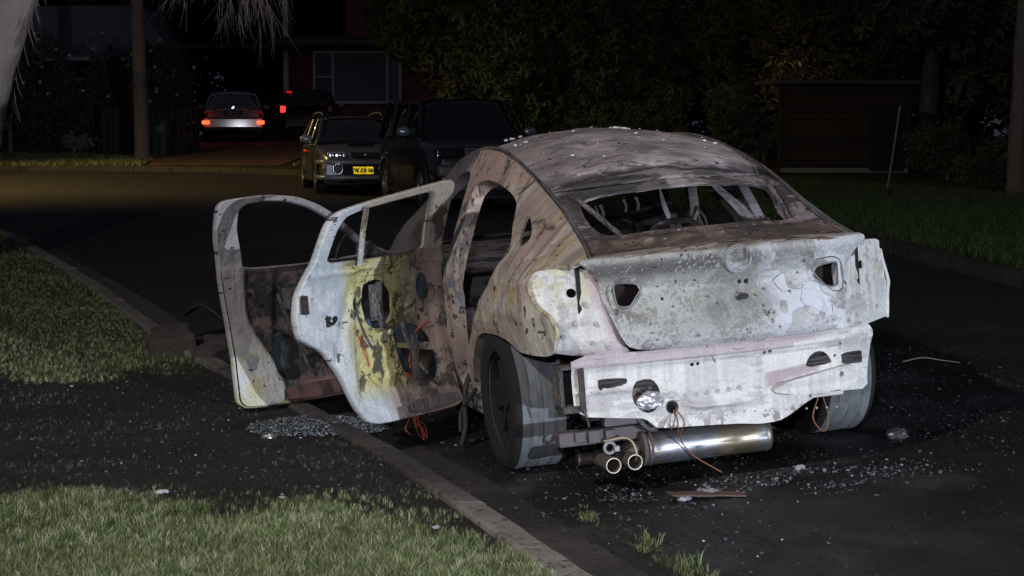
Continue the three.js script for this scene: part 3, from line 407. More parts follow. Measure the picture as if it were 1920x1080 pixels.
// ---- rear panel under the tailgate
const pz = (x, y) => .885 - .10 * x * x - .5 * Math.max(0, Math.abs(x) - .62) ** 2 + .012 * ss(.56, .585, y) + .01 * ss(.40, .36, y) - .03 * ss(.64, .67, y);
{
  const o = chaikin([[-.80, .655], [-.4, .645], [0, .648], [.4, .652], [.72, .668], [.745, .64], [.742, .56], [.715, .45], [.70, .338], [.56, .345], [.44, .335], [.38, .325], [.264, .262], [.20, .238], [.10, .236], [0, .25], [-.2, .262], [-.36, .268], [-.42, .275], [-.47, .325], [-.55, .334], [-.795, .362], [-.80, .5]], 1, .2);
  const tow = chaikin([[-.515, .50], [-.44, .515], [-.40, .49], [-.385, .43], [-.40, .375], [-.44, .345], [-.49, .36], [-.525, .42]], 1), arch = chaikin([[.36, .475], [.385, .53], [.43, .555], [.48, .545], [.51, .50], [.51, .485]], 1);
  const hs = [tow, arch, circle(-.335, .366, .025, 16), circle(-.22, .558, .010, 8), circle(-.19, .559, .009, 8), circle(.15, .575, .011, 8), circle(.178, .578, .012, 8), circle(.56, .575, .009, 8), circle(.50, .43, .013, 10), circle(-.62, .52, .010, 8), circle(.53, .52, .008, 8)];
  const rp = part('rear_panel', panel({ outline: o, holes: hs, map: (x, y) => [x, y, pz(x, y)], thick: .016, L: .028, reg: PREG, disp: (x, y) => .008 * (fb(x * 4, y * 4 + 3, 3) - .5) + .003 * (fb(x * 15, y * 15, 2) - .5) + .018 * Math.exp(-(((y - (.475 - .12 * ss(-.45, -.2, x))) / .012) ** 2)) * (1 - ss(-.1, .1, x)) + .008 * Math.exp(-(((x + .62 + .08 * y) / .012) ** 2)) - .008 * Math.exp(-(((x - .12) / .006) ** 2)) * ss(.3, .4, y) + .010 * ss(.585, .60, y) * ss(.64, .62, y) }), rearM, car, 'pale grey white rear panel streaked with pink');
  const rv = []; for (let i = 0; i < 6; i++) rv.push(new THREE.SphereGeometry(.012, 10, 6).scale(1, 1, .45).translate(-.265 + i * .055, .408 + i * .003, pz(-.265 + i * .055, .41) + .002)); for (let i = 0; i < 15; i++) rv.push(new THREE.SphereGeometry(.006, 8, 5).scale(1, 1, .5).translate(-.25 + i * .055, .325 - .004 * i, pz(-.25 + i * .055, .32) + .001)); for (let i = 0; i < 10; i++) rv.push(new THREE.SphereGeometry(.005, 8, 5).scale(1, 1, .5).translate(-.72 + i * .13, .60, pz(-.72 + i * .13, .6) + .001)); parts('rivet', rv, rearM, rp);
  // carrier beam on the right
  part('carrier', [panel({ outline: chaikin([[.17, .385], [.22, .42], [.30, .435], [.60, .475], [.64, .46], [.64, .385], [.55, .36], [.45, .35], [.3, .355]], 1, .15), holes: [circle(.545, .43, .014, 12)], map: (x, y) => [x, y, pz(x, y) + .028 + .012 * ss(.38, .43, y)], thick: .035, L: .03, reg: PREG, disp: (x, y) => .006 * (fb(x * 6, y * 6, 2) - .5) }), box(.17, .02, .06, .46, .342, pz(.46, .34), .005)], rearM, rp);
  const R = rng(41), blob = new THREE.IcosahedronGeometry(1, 4), bp = blob.attributes.position; for (let i = 0; i < bp.count; i++) { const x = bp.getX(i), y = bp.getY(i), z = bp.getZ(i), k = .6 + .9 * fb(x * 2.4 + 5, y * 2.4 + z * 1.7, 4); bp.setXYZ(i, x * .065 * k, y * .042 * k, z * .03 * k); } blob.computeVertexNormals();
  part('melted_lump', blob.translate(-.44, .405, pz(-.44, .4) + .004), new THREE.MeshStandardMaterial({ color: new THREE.Color().setRGB(.72, .72, .77), roughness: .38, metalness: .75 }), rp, 'lump of melted silver metal in the towing eye');
  parts('tow_cavity', [box(.18, .2, .02, -.455, .43, pz(-.45, .43) - .05), box(.2, .1, .02, .44, .52, pz(.44, .52) - .05)], scorchGrey, rp);
  part('grommet', new THREE.TorusGeometry(.027, .005, 6, 24).translate(-.335, .366, pz(-.335, .366) + .002), scorchM, rp);
  parts('wire', [tube([[-.335, .352, .90], [-.345, .32, .94], [-.37, .27, .95]], .003, 12, 5), tube([[-.33, .352, .90], [-.335, .30, .95], [-.33, .24, .93]], .003, 12, 5), tube([[-.32, .352, .90], [-.30, .30, .94], [-.31, .22, .9], [-.25, .13, .86], [-.12, .03, .92]], .0035, 24, 5)], wireBrown, rp);
  parts('wire', [tube([[.44, .33, .84], [.40, .22, .85], [.46, .15, .84], [.49, .21, .83], [.47, .33, .82]], .004, 24, 5)], wireBrown, rp);
  parts('seam', [tube([[-.145, .645, pz(-.14, .645) + .004], [-.13, .6, pz(-.13, .6) + .004], [-.1, .555, pz(-.1, .56) + .004]], .002, 8, 4), tube([[-.02, .62, pz(0, .62) + .006], [.02, .608, pz(0, .61) + .006], [.06, .62, pz(.06, .62) + .006]], .004, 8, 4)], scorchM, rp);
}
{ // crushed bracket beside the left wheel
  const q = [[-.84, .58, .74], [-.75, .585, .80], [-.75, .39, .82], [-.83, .42, .76]];
  const br = part('bumper_bracket', [box(.02, .21, .12, -.845, .49, .73, .004), box(.02, .22, .12, -.755, .485, .78, .004), box(.11, .018, .13, -.80, .595, .755, .004), box(.11, .035, .13, -.80, .395, .755, .004), box(.012, .2, .02, -.77, .49, .84, .003), tube([[-.76, .40, .84], [-.75, .35, .85], [-.74, .31, .84]], .006, 8, 5)], scorchGrey, car); part('cavity', box(.09, .2, .02, -.80, .49, .70), blackM, br);
}
// ---- wheels
const tyreM = bake(512, 128, [0, 1, 0, 1], (u, v) => { const n = fb(u * 40, v * 12, 3), m = fb(u * 9, v * 3, 3); let c = mix3([.15, .168, .18], [.21, .23, .245], ss(.3, .7, m)); c = mix3(c, [.10, .11, .115], .5 * ss(.45, .7, n)); const l = Math.abs((v * 7) % 1 - .5); c = c.map(q => q * (l < .04 ? .75 : 1)); return [...c, .9, n]; }, true, .006);
const sideWallM = plain(.013, .013, .014, .9), rimM = plain(.008, .008, .008, .9);
function wheel(parent, x, y, z, s, r, w, rimR, camber = 0, treadM = tyreM) {
  const g = new THREE.Group(); g.name = 'wheel'; g.position.set(x, y, z); g.rotation.z = camber; parent.add(g);
  const hwid = w / 2, prof = [[rimR, -hwid * .86], [rimR + .02, -hwid * .97], [lerp(rimR, r, .55), -hwid * 1.02], [r - .022, -hwid * .97], [r - .006, -hwid * .86], [r, -hwid * .74]], tr = [[r, -hwid * .74]];
  for (const c of [-.42, -.02, .38]) tr.push([r, hwid * (c - .035)], [r - .004, hwid * (c - .03)], [r - .004, hwid * (c + .03)], [r, hwid * (c + .035)]); tr.push([r, hwid * .74]);
  const L = p => new THREE.LatheGeometry(p.map(a => new THREE.Vector2(a[0], a[1])), 56).rotateZ(-Math.PI / 2);
  part('tyre', L(tr), treadM, g); part('sidewall', [L(prof), L(prof.map(p => [p[0], -p[1]]).reverse())], sideWallM, g);
  const sp = [new THREE.LatheGeometry([[rimR, -hwid * .8], [rimR - .02, -hwid * .7], [rimR - .03, hwid * .7], [rimR, hwid * .8]].map(a => new THREE.Vector2(...a)), 40).rotateZ(-Math.PI / 2), cyl(.06, .07, .05, 16, s * hwid * .55, 0, 0, 'x'), cyl(rimR - .02, rimR - .02, .01, 32, s * hwid * .1, 0, 0, 'x')];
  for (let k = 0; k < 10; k++) sp.push(box(.03, rimR - .05, .035, 0, (rimR - .05) / 2 + .03, 0, .008).rotateX(k / 10 * 2 * Math.PI).translate(s * hwid * .55, 0, 0)); part('rim', sp, rimM, g); return g;
}
wheel(car, -.822, .364, 0, -1, .365, .305, .245, .0); wheel(car, .835, .364, .03, 1, .365, .305, .245, 0); wheel(car, -.84, .33, -2.93, -1, .36, .27, .245, 0); wheel(car, .84, .33, -2.93, 1, .36, .27, .245, 0);
part('axle', [cyl(.05, .05, 1.4, 12, 0, .34, .02, 'x'), box(.5, .2, .4, 0, .36, -.05, .05), tube([[-.6, .3, -.2], [0, .25, -.35], [.6, .3, -.2]], .03, 12, 8), box(1.3, .06, .12, 0, .30, .45, .02), box(1.2, .05, .7, 0, .42, .35, .01)], scorchM, car);
// ---- silencer and tail pipes
{
  const mf = bake(512, 128, [0, 1, 0, 1], (u, v0) => { const v = (v0 - .545) / .091, n = fr(u * 5, v * 5 + 3, 4), sc = ss(.62, .7, fb(v * 46, u * 3, 2)), d = fb(u * 2 + v * 3, v * 6 + u * 5, 4); let c = mix3([.50, .54, .60], [.34, .36, .40], ss(.4, .65, n)); const gold = ss(.46, .60, fb(v * 3.2 + 2.4, 3.3, 2) * .75 + n * .25) ; c = mix3(c, [.36, .29, .16], gold * .8); c = mix3(c, [.10, .09, .09], .75 * sc); const top = Math.max(.6 * ss(.58, .66, d), 1 - ss(.08, .15, Math.abs(u - .79) + .16 * (n - .5))); c = mix3(c, [.05, .042, .038], top * .85); return [...c, .30 + .2 * n + .35 * top + .2 * sc, .5 + .3 * n, .9 - .5 * top]; }, true, .003, { metal: true });
  const lath = new THREE.LatheGeometry([[0, -.33], [.05, -.33], [.078, -.322], [.082, -.31], [.082, -.30], [.0795, -.292], [.0795, .285], [.082, .293], [.082, .303], [.078, .315], [.04, .325], [0, .33]].map(a => new THREE.Vector2(...a)), 40).rotateZ(-Math.PI / 2).translate(-.125, .158, .76);
  const m = part('silencer', lath, mf, car, 'bare shiny steel silencer lying under the tail');
  parts('strap', [new THREE.TorusGeometry(.082, .006, 6, 32).rotateY(Math.PI / 2).translate(-.43, .165, .76), new THREE.CylinderGeometry(.086, .086, .018, 32).rotateZ(Math.PI / 2).translate(-.462, .163, .76)], rustM, m);
  for (const [x, y] of [[-.650, .122], [-.542, .126]]) { const tp = part('tail_pipe', new THREE.LatheGeometry([[.031, -.14], [.037, -.14], [.0375, .10], [.034, .104], [.031, .10], [.030, -.14]].map(a => new THREE.Vector2(...a)), 28).rotateX(Math.PI / 2).translate(x, y, .79), rustM, m); part('rim', new THREE.TorusGeometry(.035, .0035, 8, 32).translate(x, y, .893), plain(.62, .6, .5, .4, .4), tp); }
  parts('pipe', [tube([[-.46, .17, .76], [-.51, .17, .72], [-.56, .14, .68], [-.65, .125, .68]], .03, 20, 12), tube([[-.46, .165, .76], [-.51, .16, .76], [-.54, .13, .70]], .032, 14, 12), cyl(.03, .03, .12, 14, -.70, .125, .66, 'x')], darkSteel, m);
  part('hanger', [tube([[-.66, .225, .80], [-.56, .235, .83], [-.535, .215, .85], [-.52, .15, .86], [-.52, .12, .84]], .008, 24, 6)], plain(.42, .36, .25, .5, .6), m); part('clamp', [new THREE.TorusGeometry(.026, .009, 8, 24).translate(-.64, .195, .82), box(.03, .03, .03, -.61, .19, .83, .006)], plain(.3, .3, .31, .55, .5), m);
}
part('crossmember', [box(.5, .07, .09, -.62, .245, .72, .01), box(.06, .06, .03, -.70, .25, .775, .005), box(.05, .055, .03, -.62, .248, .775, .005), box(.05, .05, .03, -.77, .255, .77, .005), box(.22, .05, .06, -.55, .32, .80, .01), tube([[-.5, .33, .82], [-.47, .29, .84], [-.43, .26, .82], [-.38, .27, .80]], .012, 12, 6)], plain(.12, .105, .115, .7), car);

// ---- doors: local x inwards, y up, z away from the hinge
const hw0 = y => y <= 1 ? sm(y, YB, HB) : lerp(.955, .62, Math.min(1, (y - 1) / .62) ** 1.25);
const dOff = y => hw0(.8) - hw0(y);
const skinM = bake(256, 256, [0, 1, 0, 1], (u, v) => { const a = fb(u * 7, v * 7, 5); let c = mix3([.02, .019, .02], [.09, .12, .15], ss(.5, .7, a)); c = mix3(c, [.12, .07, .04], ss(.6, .7, fb(u * 6 + 9, v * 6, 4))); return [...c, .85, a]; }, true, .006);
function makeDoor(rearDoor, hx, hz, phi, side) {
  const g = new THREE.Group(); g.name = 'door'; g.position.set(side * hx, 0, hz); g.rotation.y = side * phi; car.add(g);
  const O = rearDoor ? [[.00, .215], [.30, .205], [.62, .205], [.70, .222], [.745, .30], [.80, .48], [.90, .635], [1.0, .69], [1.045, .72], [1.062, .82], [1.045, .94], [.985, 1.05], [.945, 1.12], [.92, 1.30], [.90, 1.345], [.85, 1.378], [.66, 1.415], [.40, 1.452], [.13, 1.49], [.085, 1.47], [.06, 1.25], [.03, 1.05], [.0, .85], [-.01, .6], [.0, .35]]
    : [[.02, .215], [.5, .205], [.9, .20], [1.22, .21], [1.265, .245], [1.25, .36], [1.24, .50], [1.252, .74], [1.275, .95], [1.29, 1.08], [1.335, 1.25], [1.352, 1.42], [1.325, 1.455], [1.06, 1.468], [.84, 1.44], [.68, 1.38], [.54, 1.303], [.30, 1.12], [.10, 1.03], [.0, 1.0], [-.01, .6]];
  const W = rearDoor ? [[.15, 1.115], [.175, 1.25], [.20, 1.425], [.25, 1.445], [.45, 1.42], [.70, 1.385], [.82, 1.352], [.855, 1.30], [.87, 1.20], [.885, 1.10], [.60, 1.095], [.3, 1.10]]
    : [[.22, 1.04], [.40, 1.165], [.60, 1.308], [.74, 1.38], [.90, 1.43], [1.06, 1.446], [1.18, 1.434], [1.225, 1.395], [1.215, 1.28], [1.165, 1.14], [1.14, 1.03], [.7, 1.02]];
  const o = chaikin(O, 2, .16), w = chaikin(W, 2, .16), M = side > 0 ? scorchGrey : rearDoor ? doorRearM : doorFrontM;
  const hs = rearDoor ? [chaikin([[.40, .76], [.40, .90], [.46, .975], [.55, .98], [.61, .93], [.60, .80], [.56, .72], [.46, .70]], 2), chaikin([[.10, .40], [.12, .62], [.22, .70], [.33, .715], [.40, .68], [.38, .56], [.34, .42], [.2, .37]], 2), chaikin([[.10, .83], [.12, .96], [.18, .99], [.21, .92], [.19, .82]], 2), circle(.81, .80, .022, 9, .7), circle(.845, .805, .014, 8), circle(.66, .86, .02, 8, 2), circle(.38, .60, .012, 8)]
    : [chaikin([[.80, .33], [.78, .55], [.88, .63], [.98, .58], [1.0, .42], [.93, .33]], 2), chaikin([[.25, .35], [.25, .6], [.5, .7], [.65, .6], [.66, .4], [.5, .33]], 2), circle(1.1, .87, .02, 8), circle(1.02, .80, .016, 8), circle(.8, .86, .05, 10)];
  const inSign = side; // left door: inwards is +x
  const dO = (s, y) => side > 0 ? hx - hw(y, hz + s) + .012 : dOff(y), mp = off => (s, y) => [-side * (dO(s, y) + off), y, s];
  const relief = (s, y) => { let d = rearDoor ? .020 * (fr(s * 13, y * 11, 3) - .5) * ss(.12, .3, s) * (1 - ss(.62, .72, s)) * ss(.3, .45, y) * (1 - ss(1.06, 1.1, y)) : .022 * ss(-.02, .02, s - (1.13 - .19 * ss(.8, .28, y))) * (1 - ss(1.0, 1.05, y)); d += .010 * (fb(s * 4, y * 4 + (rearDoor ? 0 : 9), 3) - .5) + .005 * (fb(s * 13, y * 13, 2) - .5); const e = rearDoor ? s : s - .27; d -= .022 * ss(.30, .42, y) * (1 - ss(1.03, 1.09, y)) * ss(.05, .12, s) * (1 - ss(.66, .71, e + .1 * (y - .6))); d += .012 * (ss(.49, .53, fb(s * 3.3 + 6, y * 3.3, 2)) - .5) * ss(.35, .45, y) * (1 - ss(.98, 1.03, y)) * ss(.1, .2, s) * (1 - ss(.6, .66, e)) ; d -= .012 * Math.exp(-(((s - .78 + .35 * (y - .7)) / .03) ** 2)) * (1 - ss(.95, 1.05, y)); d += .012 * Math.exp(-(((y - 1.045) / .018) ** 2)); return d; };
  const inner = part('inner_panel', panel({ outline: o, holes: [w, ...hs], map: mp(0), thick: .006, L: .017, reg: DREG, flip: side < 0, disp: relief }), M, g);
  part('outer_skin', panel({ outline: o, holes: [w], map: mp(-.06), thick: .004, L: .06, reg: DREG, flip: side < 0, disp: dent }), skinM, g);
  // folded edges: outline and window opening joined round by a rolled hem
  const hem = (loop, sgn) => { const n = loop.length, K = 6, pos = [], uv = [], ix = []; for (let i = 0; i <= n; i++) { const p = loop[i % n], a = loop[(i + n - 1) % n], b = loop[(i + 1) % n], tx = b[0] - a[0], ty = b[1] - a[1], l = Math.hypot(tx, ty) || 1; for (let k = 0; k <= K; k++) { const t = k / K * Math.PI, e = Math.sin(t) * .009 * sgn, s = p[0] + ty / l * e, y = p[1] - tx / l * e; const q = mp(-.03 + .03 * Math.cos(t))(s, y); pos.push(...q); uv.push((s - DREG[0]) / (DREG[1] - DREG[0]), (y - DREG[2]) / (DREG[3] - DREG[2])); } } for (let i = 0; i < n; i++) for (let k = 0; k < K; k++) { const q = i * (K + 1) + k; ix.push(q, q + 1, q + K + 1, q + 1, q + K + 2, q + K + 1); } const h = new THREE.BufferGeometry(); h.setAttribute('position', new THREE.Float32BufferAttribute(pos, 3)); h.setAttribute('uv', new THREE.Float32BufferAttribute(uv, 2)); h.setIndex(ix); h.computeVertexNormals(); return h; };
  const ccw = p => p.reduce((s, a, i) => { const b = p[(i + 1) % p.length]; return s + a[0] * b[1] - b[0] * a[1]; }, 0) > 0 ? p : [...p].reverse();
  parts('hem', [hem(ccw(o), 1), hem(ccw(w), -1)], M, g);
  const I = (s, y, d = .01) => [-side * (dO(s, y) - d), y, s];
  if (rearDoor) {
    part('window_divider', tube([I(.72, 1.385, -.03), I(.695, 1.24, -.03), I(.665, 1.08, -.03)], .017, 12, 6), M, g);
    parts('regulator', [box(.02, .26, .05, -side * (dOff(.5) + .03), .52, .30, .008).rotateX(0), tube([I(.36, .73, -.02), I(.30, .55, -.02), I(.24, .42, -.03)], .016, 12, 6), tube([I(.52, .97, -.04), I(.53, .8, -.04), I(.50, .7, -.04)], .022, 10, 6), box(.015, .2, .09, -side * (dOff(.85) + .05), .86, .555, .005)], scorchGrey, g);
    parts('handle_rod', [tube([I(.2, 1.10, .02), I(.24, 1.12, .035), I(.28, 1.085, .03), I(.26, 1.05, .02), I(.17, 1.0, .02)], .009, 20, 6), tube([I(.66, .93, .01), I(.64, .80, .015), I(.60, .68, .012), I(.56, .60, .012)], .007, 16, 5)], scorchGrey, g);
    const R = rng(17), wr = []; const run = (pts) => wr.push(tube(pts, .0035, 40, 5));
    run([I(.70, .80, .0), I(.68, .72, .02), I(.63, .66, .015), I(.60, .56, .02), I(.61, .45, .015), I(.55, .38, .02), I(.42, .31, .02), I(.38, .24, .03), I(.36, .13, .04)]);
    run([I(.69, .79, .0), I(.65, .70, .02), I(.62, .58, .02), I(.58, .47, .02), I(.60, .37, .02), I(.52, .29, .02), I(.44, .28, .03), I(.40, .20, .03), I(.44, .14, .04), I(.40, .10, .05)]);
    run([I(.12, .70, .0), I(.20, .67, .03), I(.25, .60, .03), I(.28, .52, .03), I(.31, .46, .02)]); run([I(.14, .71, .0), I(.22, .65, .03), I(.28, .55, .03), I(.31, .49, .02)]);
    for (let i = 0; i < 6; i++) { const k = () => (R() - .5) * .05; run([I(.34 + k(), .44, .01), I(.31 + k(), .37 + k() * .5, .03), I(.36 + k(), .30, .03), I(.30 + k(), .24 + k() * .4, .035), I(.34 + k(), .17, .05), I(.30 + k() * 1.6, .12 + k(), .07), I(.27 + k(), .05, .08)]); }
    parts('wire', wr, wireRed, g, 'burnt red wires dangling from the inner panel');
    parts('latch', [box(.03, .10, .035, -side * (dO(1.0, .92) + .03), .90, 1.035, .006), box(.02, .05, .03, -side * (dO(.85, .79) - .004), .785, .86, .004).rotateX(0)], scorchM, g); part('slot', [tube([I(.80, .80, .002), I(.83, .775, .004), I(.87, .79, .002)], .011, 10, 6), tube([I(.86, .82, .002), I(.875, .80, .002)], .009, 6, 6)], blackM, g);
    part('lower_trim', panel({ outline: chaikin([[.03, .235], [.42, .225], [.42, .285], [.03, .30]], 1), map: mp(.012), thick: .01, L: .05, reg: DREG, flip: side < 0, disp: dent }), sideM, g);
  } else {
    part('sill_trim', panel({ outline: chaikin([[.06, .225], [.98, .215], [.96, .30], [.06, .31]], 1, .15), map: mp(.02), thick: .02, L: .05, reg: DREG, flip: side < 0, disp: dent }), bake(256, 64, [0, 1, 0, 1], (u, v) => { const n = fr(u * 14, v * 6, 4); return [...mix3([.19, .11, .10], [.06, .045, .045], ss(.45, .7, n)), .9, n]; }, true, .008), g);
    parts('speaker', [new THREE.TorusGeometry(.075, .012, 6, 20).rotateY(Math.PI / 2).translate(-side * (dOff(.5) - .01), .50, .55), box(.03, .14, .10, -side * (dOff(.82) - .012), .82, .82, .01), box(.03, .22, .12, -side * (dOff(.55) - .02), .50, .73, .02), box(.02, .09, .05, -side * (dOff(.8) - .015), .80, 1.06, .006), tube([I(.9, .86, .02), I(.84, .7, .03), I(.8, .6, .03), I(.74, .36, .03)], .014, 14, 6)], scorchGrey, g);
    part('mirror_stay', panel({ outline: chaikin([[.16, 1.03], [.30, 1.03], [.30, 1.11], [.25, 1.12]], 1), map: mp(.004), thick: .02, L: .05, reg: DREG, flip: side < 0 }), scorchM, g);
    part('rubber_strip', tube([I(.50, .98, .0), I(.47, 1.10, .03), I(.40, 1.20, .04), I(.33, 1.12, .05), I(.32, 1.0, .04)], .01, 20, 6), scorchM, g);
  }
  return g;
}
const rd = makeDoor(true, .97, -1.06, Math.PI / 3, -1); rd.userData.label = 'open rear door, white and yellow with burnt wires';
const fd = makeDoor(false, .95, -2.30, 70 * Math.PI / 180, -1); fd.userData.label = 'open front door, blackened inside with a pale rear edge';
makeDoor(true, .965, -1.06, 0, 1).userData.label = 'closed burnt rear door on the far side'; makeDoor(false, .955, -2.30, 0, 1).userData.label = 'closed burnt front door on the far side';
// cables and hose hanging at the centre pillar
parts('hose', [tube([[-.90, .42, -.80], [-.955, .36, -.74], [-.98, .25, -.72], [-.99, .12, -.70], [-1.03, .03, -.66]], .016, 24, 7), tube([[-.93, .34, -.62], [-.97, .27, -.68], [-1.0, .2, -.74], [-1.02, .1, -.70]], .012, 18, 6)], plain(.03, .028, .03, .7), car);
parts('sill', [box(.09, .13, 1.9, -.87, .255, -1.55, .03), box(.09, .13, 1.9, .87, .255, -1.55, .03)], scorchGrey, car);

// ------------------------------------------------------------------ grass, ash and debris
function bladeGeo(n, h, w, seed, lean) { const R = rng(seed), pos = [], ix = []; for (let i = 0; i < n; i++) { const a = R() * 6.28, r = R() * .035, x = Math.cos(a) * r, z = Math.sin(a) * r, b = R() * 6.28, H = h * (.5 + .8 * R()), lx = (R() - .5) * lean * H, lz = (R() - .5) * lean * H, dx = Math.cos(b) * w, dz = Math.sin(b) * w, k = pos.length / 3; pos.push(x - dx, -.01, z - dz, x + dx, -.01, z + dz, x + lx * .4 - dx * .8, H * .6, z + lz * .4 - dz * .8, x + lx * .4 + dx * .8, H * .6, z + lz * .4 + dz * .8, x + lx, H, z + lz); ix.push(k, k + 1, k + 2, k + 1, k + 3, k + 2, k + 2, k + 3, k + 4); } const g = new THREE.BufferGeometry(); g.setAttribute('position', new THREE.Float32BufferAttribute(pos, 3)); g.setIndex(ix); g.computeVertexNormals(); return g; }
const grassM = plain(1, 1, 1, .75);
function field(name, label, geo, N, area, hf, tint, seed, sc = () => 1) {
  const R = rng(seed), M = [], C = [], m = new THREE.Matrix4(), q = new THREE.Quaternion(), up = V3(0, 1, 0);
  for (let i = 0; i < N; i++) { const p = area(R); if (!p) continue; const s = sc(p[0], p[1], R); if (s <= 0) continue; q.setFromAxisAngle(up, R() * 6.28); m.compose(V3(p[0], hf(p[0], p[1]), p[1]), q, V3(s * (.8 + .4 * R()), s * (.7 + .6 * R()), s)); M.push(m.clone()); C.push(tint(p[0], p[1], R)); }
  const im = new THREE.InstancedMesh(geo, grassM, M.length); im.name = name; M.forEach((a, i) => { im.setMatrixAt(i, a); im.setColorAt(i, new THREE.Color().setRGB(...C[i])); }); im.castShadow = im.receiveShadow = true; im.userData = { kind: 'stuff', label, category: 'grass' }; scene.add(im); return im;
}
const kx = z => { for (let i = 0; i + 1 < kL.length; i++) if ((kL[i][1] - z) * (kL[i + 1][1] - z) <= 0) return lerp(kL[i][0], kL[i + 1][0], (z - kL[i][1]) / (kL[i + 1][1] - kL[i][1] || 1)); return 0; };
const krx = z => { for (let i = 0; i + 1 < kR.length; i++) if ((kR[i][1] - z) * (kR[i + 1][1] - z) <= 0) return lerp(kR[i][0], kR[i + 1][0], (z - kR[i][1]) / (kR[i + 1][1] - kR[i][1] || 1)); return 0; };
const green = (x, z, R) => { const n = fb(x * 1.1, z * 1.1 + 40, 3), t = R(); let c = mix3([.075, .13, .03], [.19, .26, .085], n); if (t > .75) c = [.47, .50, .30]; if (t < .3) c = [.06, .075, .03]; if (t < .12) c = [.19, .16, .09]; const g = .6 + .8 * R(); return c.map(q => q * g); };
field('grass', 'short pale green grass growing along the nature strip', bladeGeo(7, .034, .0012, 3, 2.0), 150000, R => { const z = -6.0 - 26 * R() ** 2.1, w = Math.min(7.5, .31 * -z + 1.2), x = kx(z) - .16 - R() * w; return x < .31 * z - .3 ? null : [x, z]; }, vergeY, (x, z, R) => { const b = burnVerge(x, z); if (b < PERM[(Math.floor(x * 997) & 255) | ((Math.floor(z * 991) & 255) << 8)] * .85 + .05) return green(x, z, R); return R() < .16 ? (g => [.24 * g, .21 * g, .14 * g])(.4 + R()) : [.02 + .02 * R(), .02 + .02 * R(), .022 + .02 * R()]; }, 11, (x, z, R) => { const b = burnVerge(x, z), d = (1 - .4 * ss(-8, -14, z)) * (1 + .8 * ss(-15, -26, z)); if (b >= PERM[(Math.floor(x * 997) & 255) | ((Math.floor(z * 991) & 255) << 8)] * .85 + .05) return R() < .96 - .75 * ss(.45, .68, fb(x * 1.3, z * 3.2, 3)) ? .0 : .36 + .3 * R() * (R() > .7 ? 1 : .3); return d * (1 - .6 * b) * (.75 + .8 * fb(x * 2.5, z * 2.5 + 9, 3) * (z > -7.9 ? 1.15 : .7)); });
field('grass', 'dim grass on the far lawn beyond the parked vehicles', bladeGeo(7, .075, .0035, 7, 1.2), 30000, R => { const z = -12 - 28 * R(), x = krx(z) + .2 + R() * 7.5; return Math.abs(x) > .31 * -z + 1 ? null : [x, z]; }, farY, (x, z, R) => (g => [.055 * g, .09 * g, .026 * g])(.5 + R()), 12, (x, z, R) => .7 + .9 * fb(x, z, 3));
field('grass', 'yellow lit grass under the power pole across the street', bladeGeo(7, .07, .004, 8, 1.2), 16000, R => { const z = -42.4 - 8 * R(), x = -16 + 11 * R(); return x > -8.9 - (-z - 42) * .12 && x < -5.3 ? null : [x, z]; }, farY, green, 13, () => 1);
field('grass', 'weeds and short grass in the gutter joint', bladeGeo(9, .035, .0016, 9, 1.8), 170, R => { const z = -5.9 - 2.2 * R(); return [kx(z) + .46 + .10 * R() ** 2 + (R() > .85 ? .2 * R() : 0), z]; }, roadY, (x, z, R) => (g => [.14 * g, .17 * g, .06 * g])(.5 + R()), 14, (x, z, R) => .25 + .8 * ss(.5, .7, fb(x * 4, z * 2.2 + 2, 3)) + (R() < .05 ? .4 : 0));
function chips(name, label, cat, N, area, hf, mats, size, seed, flat = .6) {
  const R = rng(seed); const g = thing(name, label, cat); g.userData.kind = 'stuff';
  mats.forEach(([mat, share], k) => { const n = Math.floor(N * share), im = new THREE.InstancedMesh(new THREE.IcosahedronGeometry(1, 0), mat, n), m = new THREE.Matrix4(), q = new THREE.Quaternion(), e = new THREE.Euler(); im.name = name; for (let i = 0; i < n; i++) { let p; for (let t = 0; t < 30 && !p; t++) p = area(R); p = p || [1, -9]; const s = size(R); e.set(R() * .6, R() * 6.28, R() * .6); m.compose(V3(p[0], hf(p[0], p[1]) + s * flat * .5, p[1]), q.setFromEuler(e), V3(s * (.7 + R()), s * flat * (.5 + R()), s * (.7 + R()))); im.setMatrixAt(i, m); } im.castShadow = im.receiveShadow = true; im.userData.kind = 'stuff'; g.add(im); });
}
const ashD = plain(.012, .012, .014, .95), ashG = plain(.075, .082, .086, .95), ashW = plain(.5, .5, .54, .8), crumb = plain(.20, .24, .26, .2), foil = plain(.75, .72, .72, .3, .9);
const burnArea = R => { const x = -3.6 + 3.9 * R(), z = -7 - 5.6 * R(); return x < kx(z) - .16 && burnVerge(x, z) > .3 + .4 * R() ? [x, z] : null; };
chips('ash', 'black and grey ash crumbs scattered over the burnt grass', 'ash', 5500, burnArea, vergeY, [[ashD, .80], [ashG, .186], [ashW, .004], [crumb, .010]], R => .002 + .006 * R() ** 3, 21);
const roadArea = R => { const z = -6.4 - 7.5 * R(), x = kx(z) + .05 + 4.8 * R(); return soot(x, z) > R() * .9 + .05 && fb(x * 2.2, z * 3.5 + 8, 3) > .30 + .35 * R() ? [x, z] : null; };
chips('ash', 'black and grey cinders spread on the road round the burnt car', 'ash', 11000, roadArea, roadY, [[ashD, .80], [ashG, .187], [ashW, .003], [crumb, .010]], R => .002 + .007 * R() ** 4, 22);
const heap = (cx, cz, rx, rz) => R => { const a = R() * 6.28, r = Math.sqrt(R()); return [cx + Math.cos(a) * r * rx, cz + Math.sin(a) * r * rz]; };
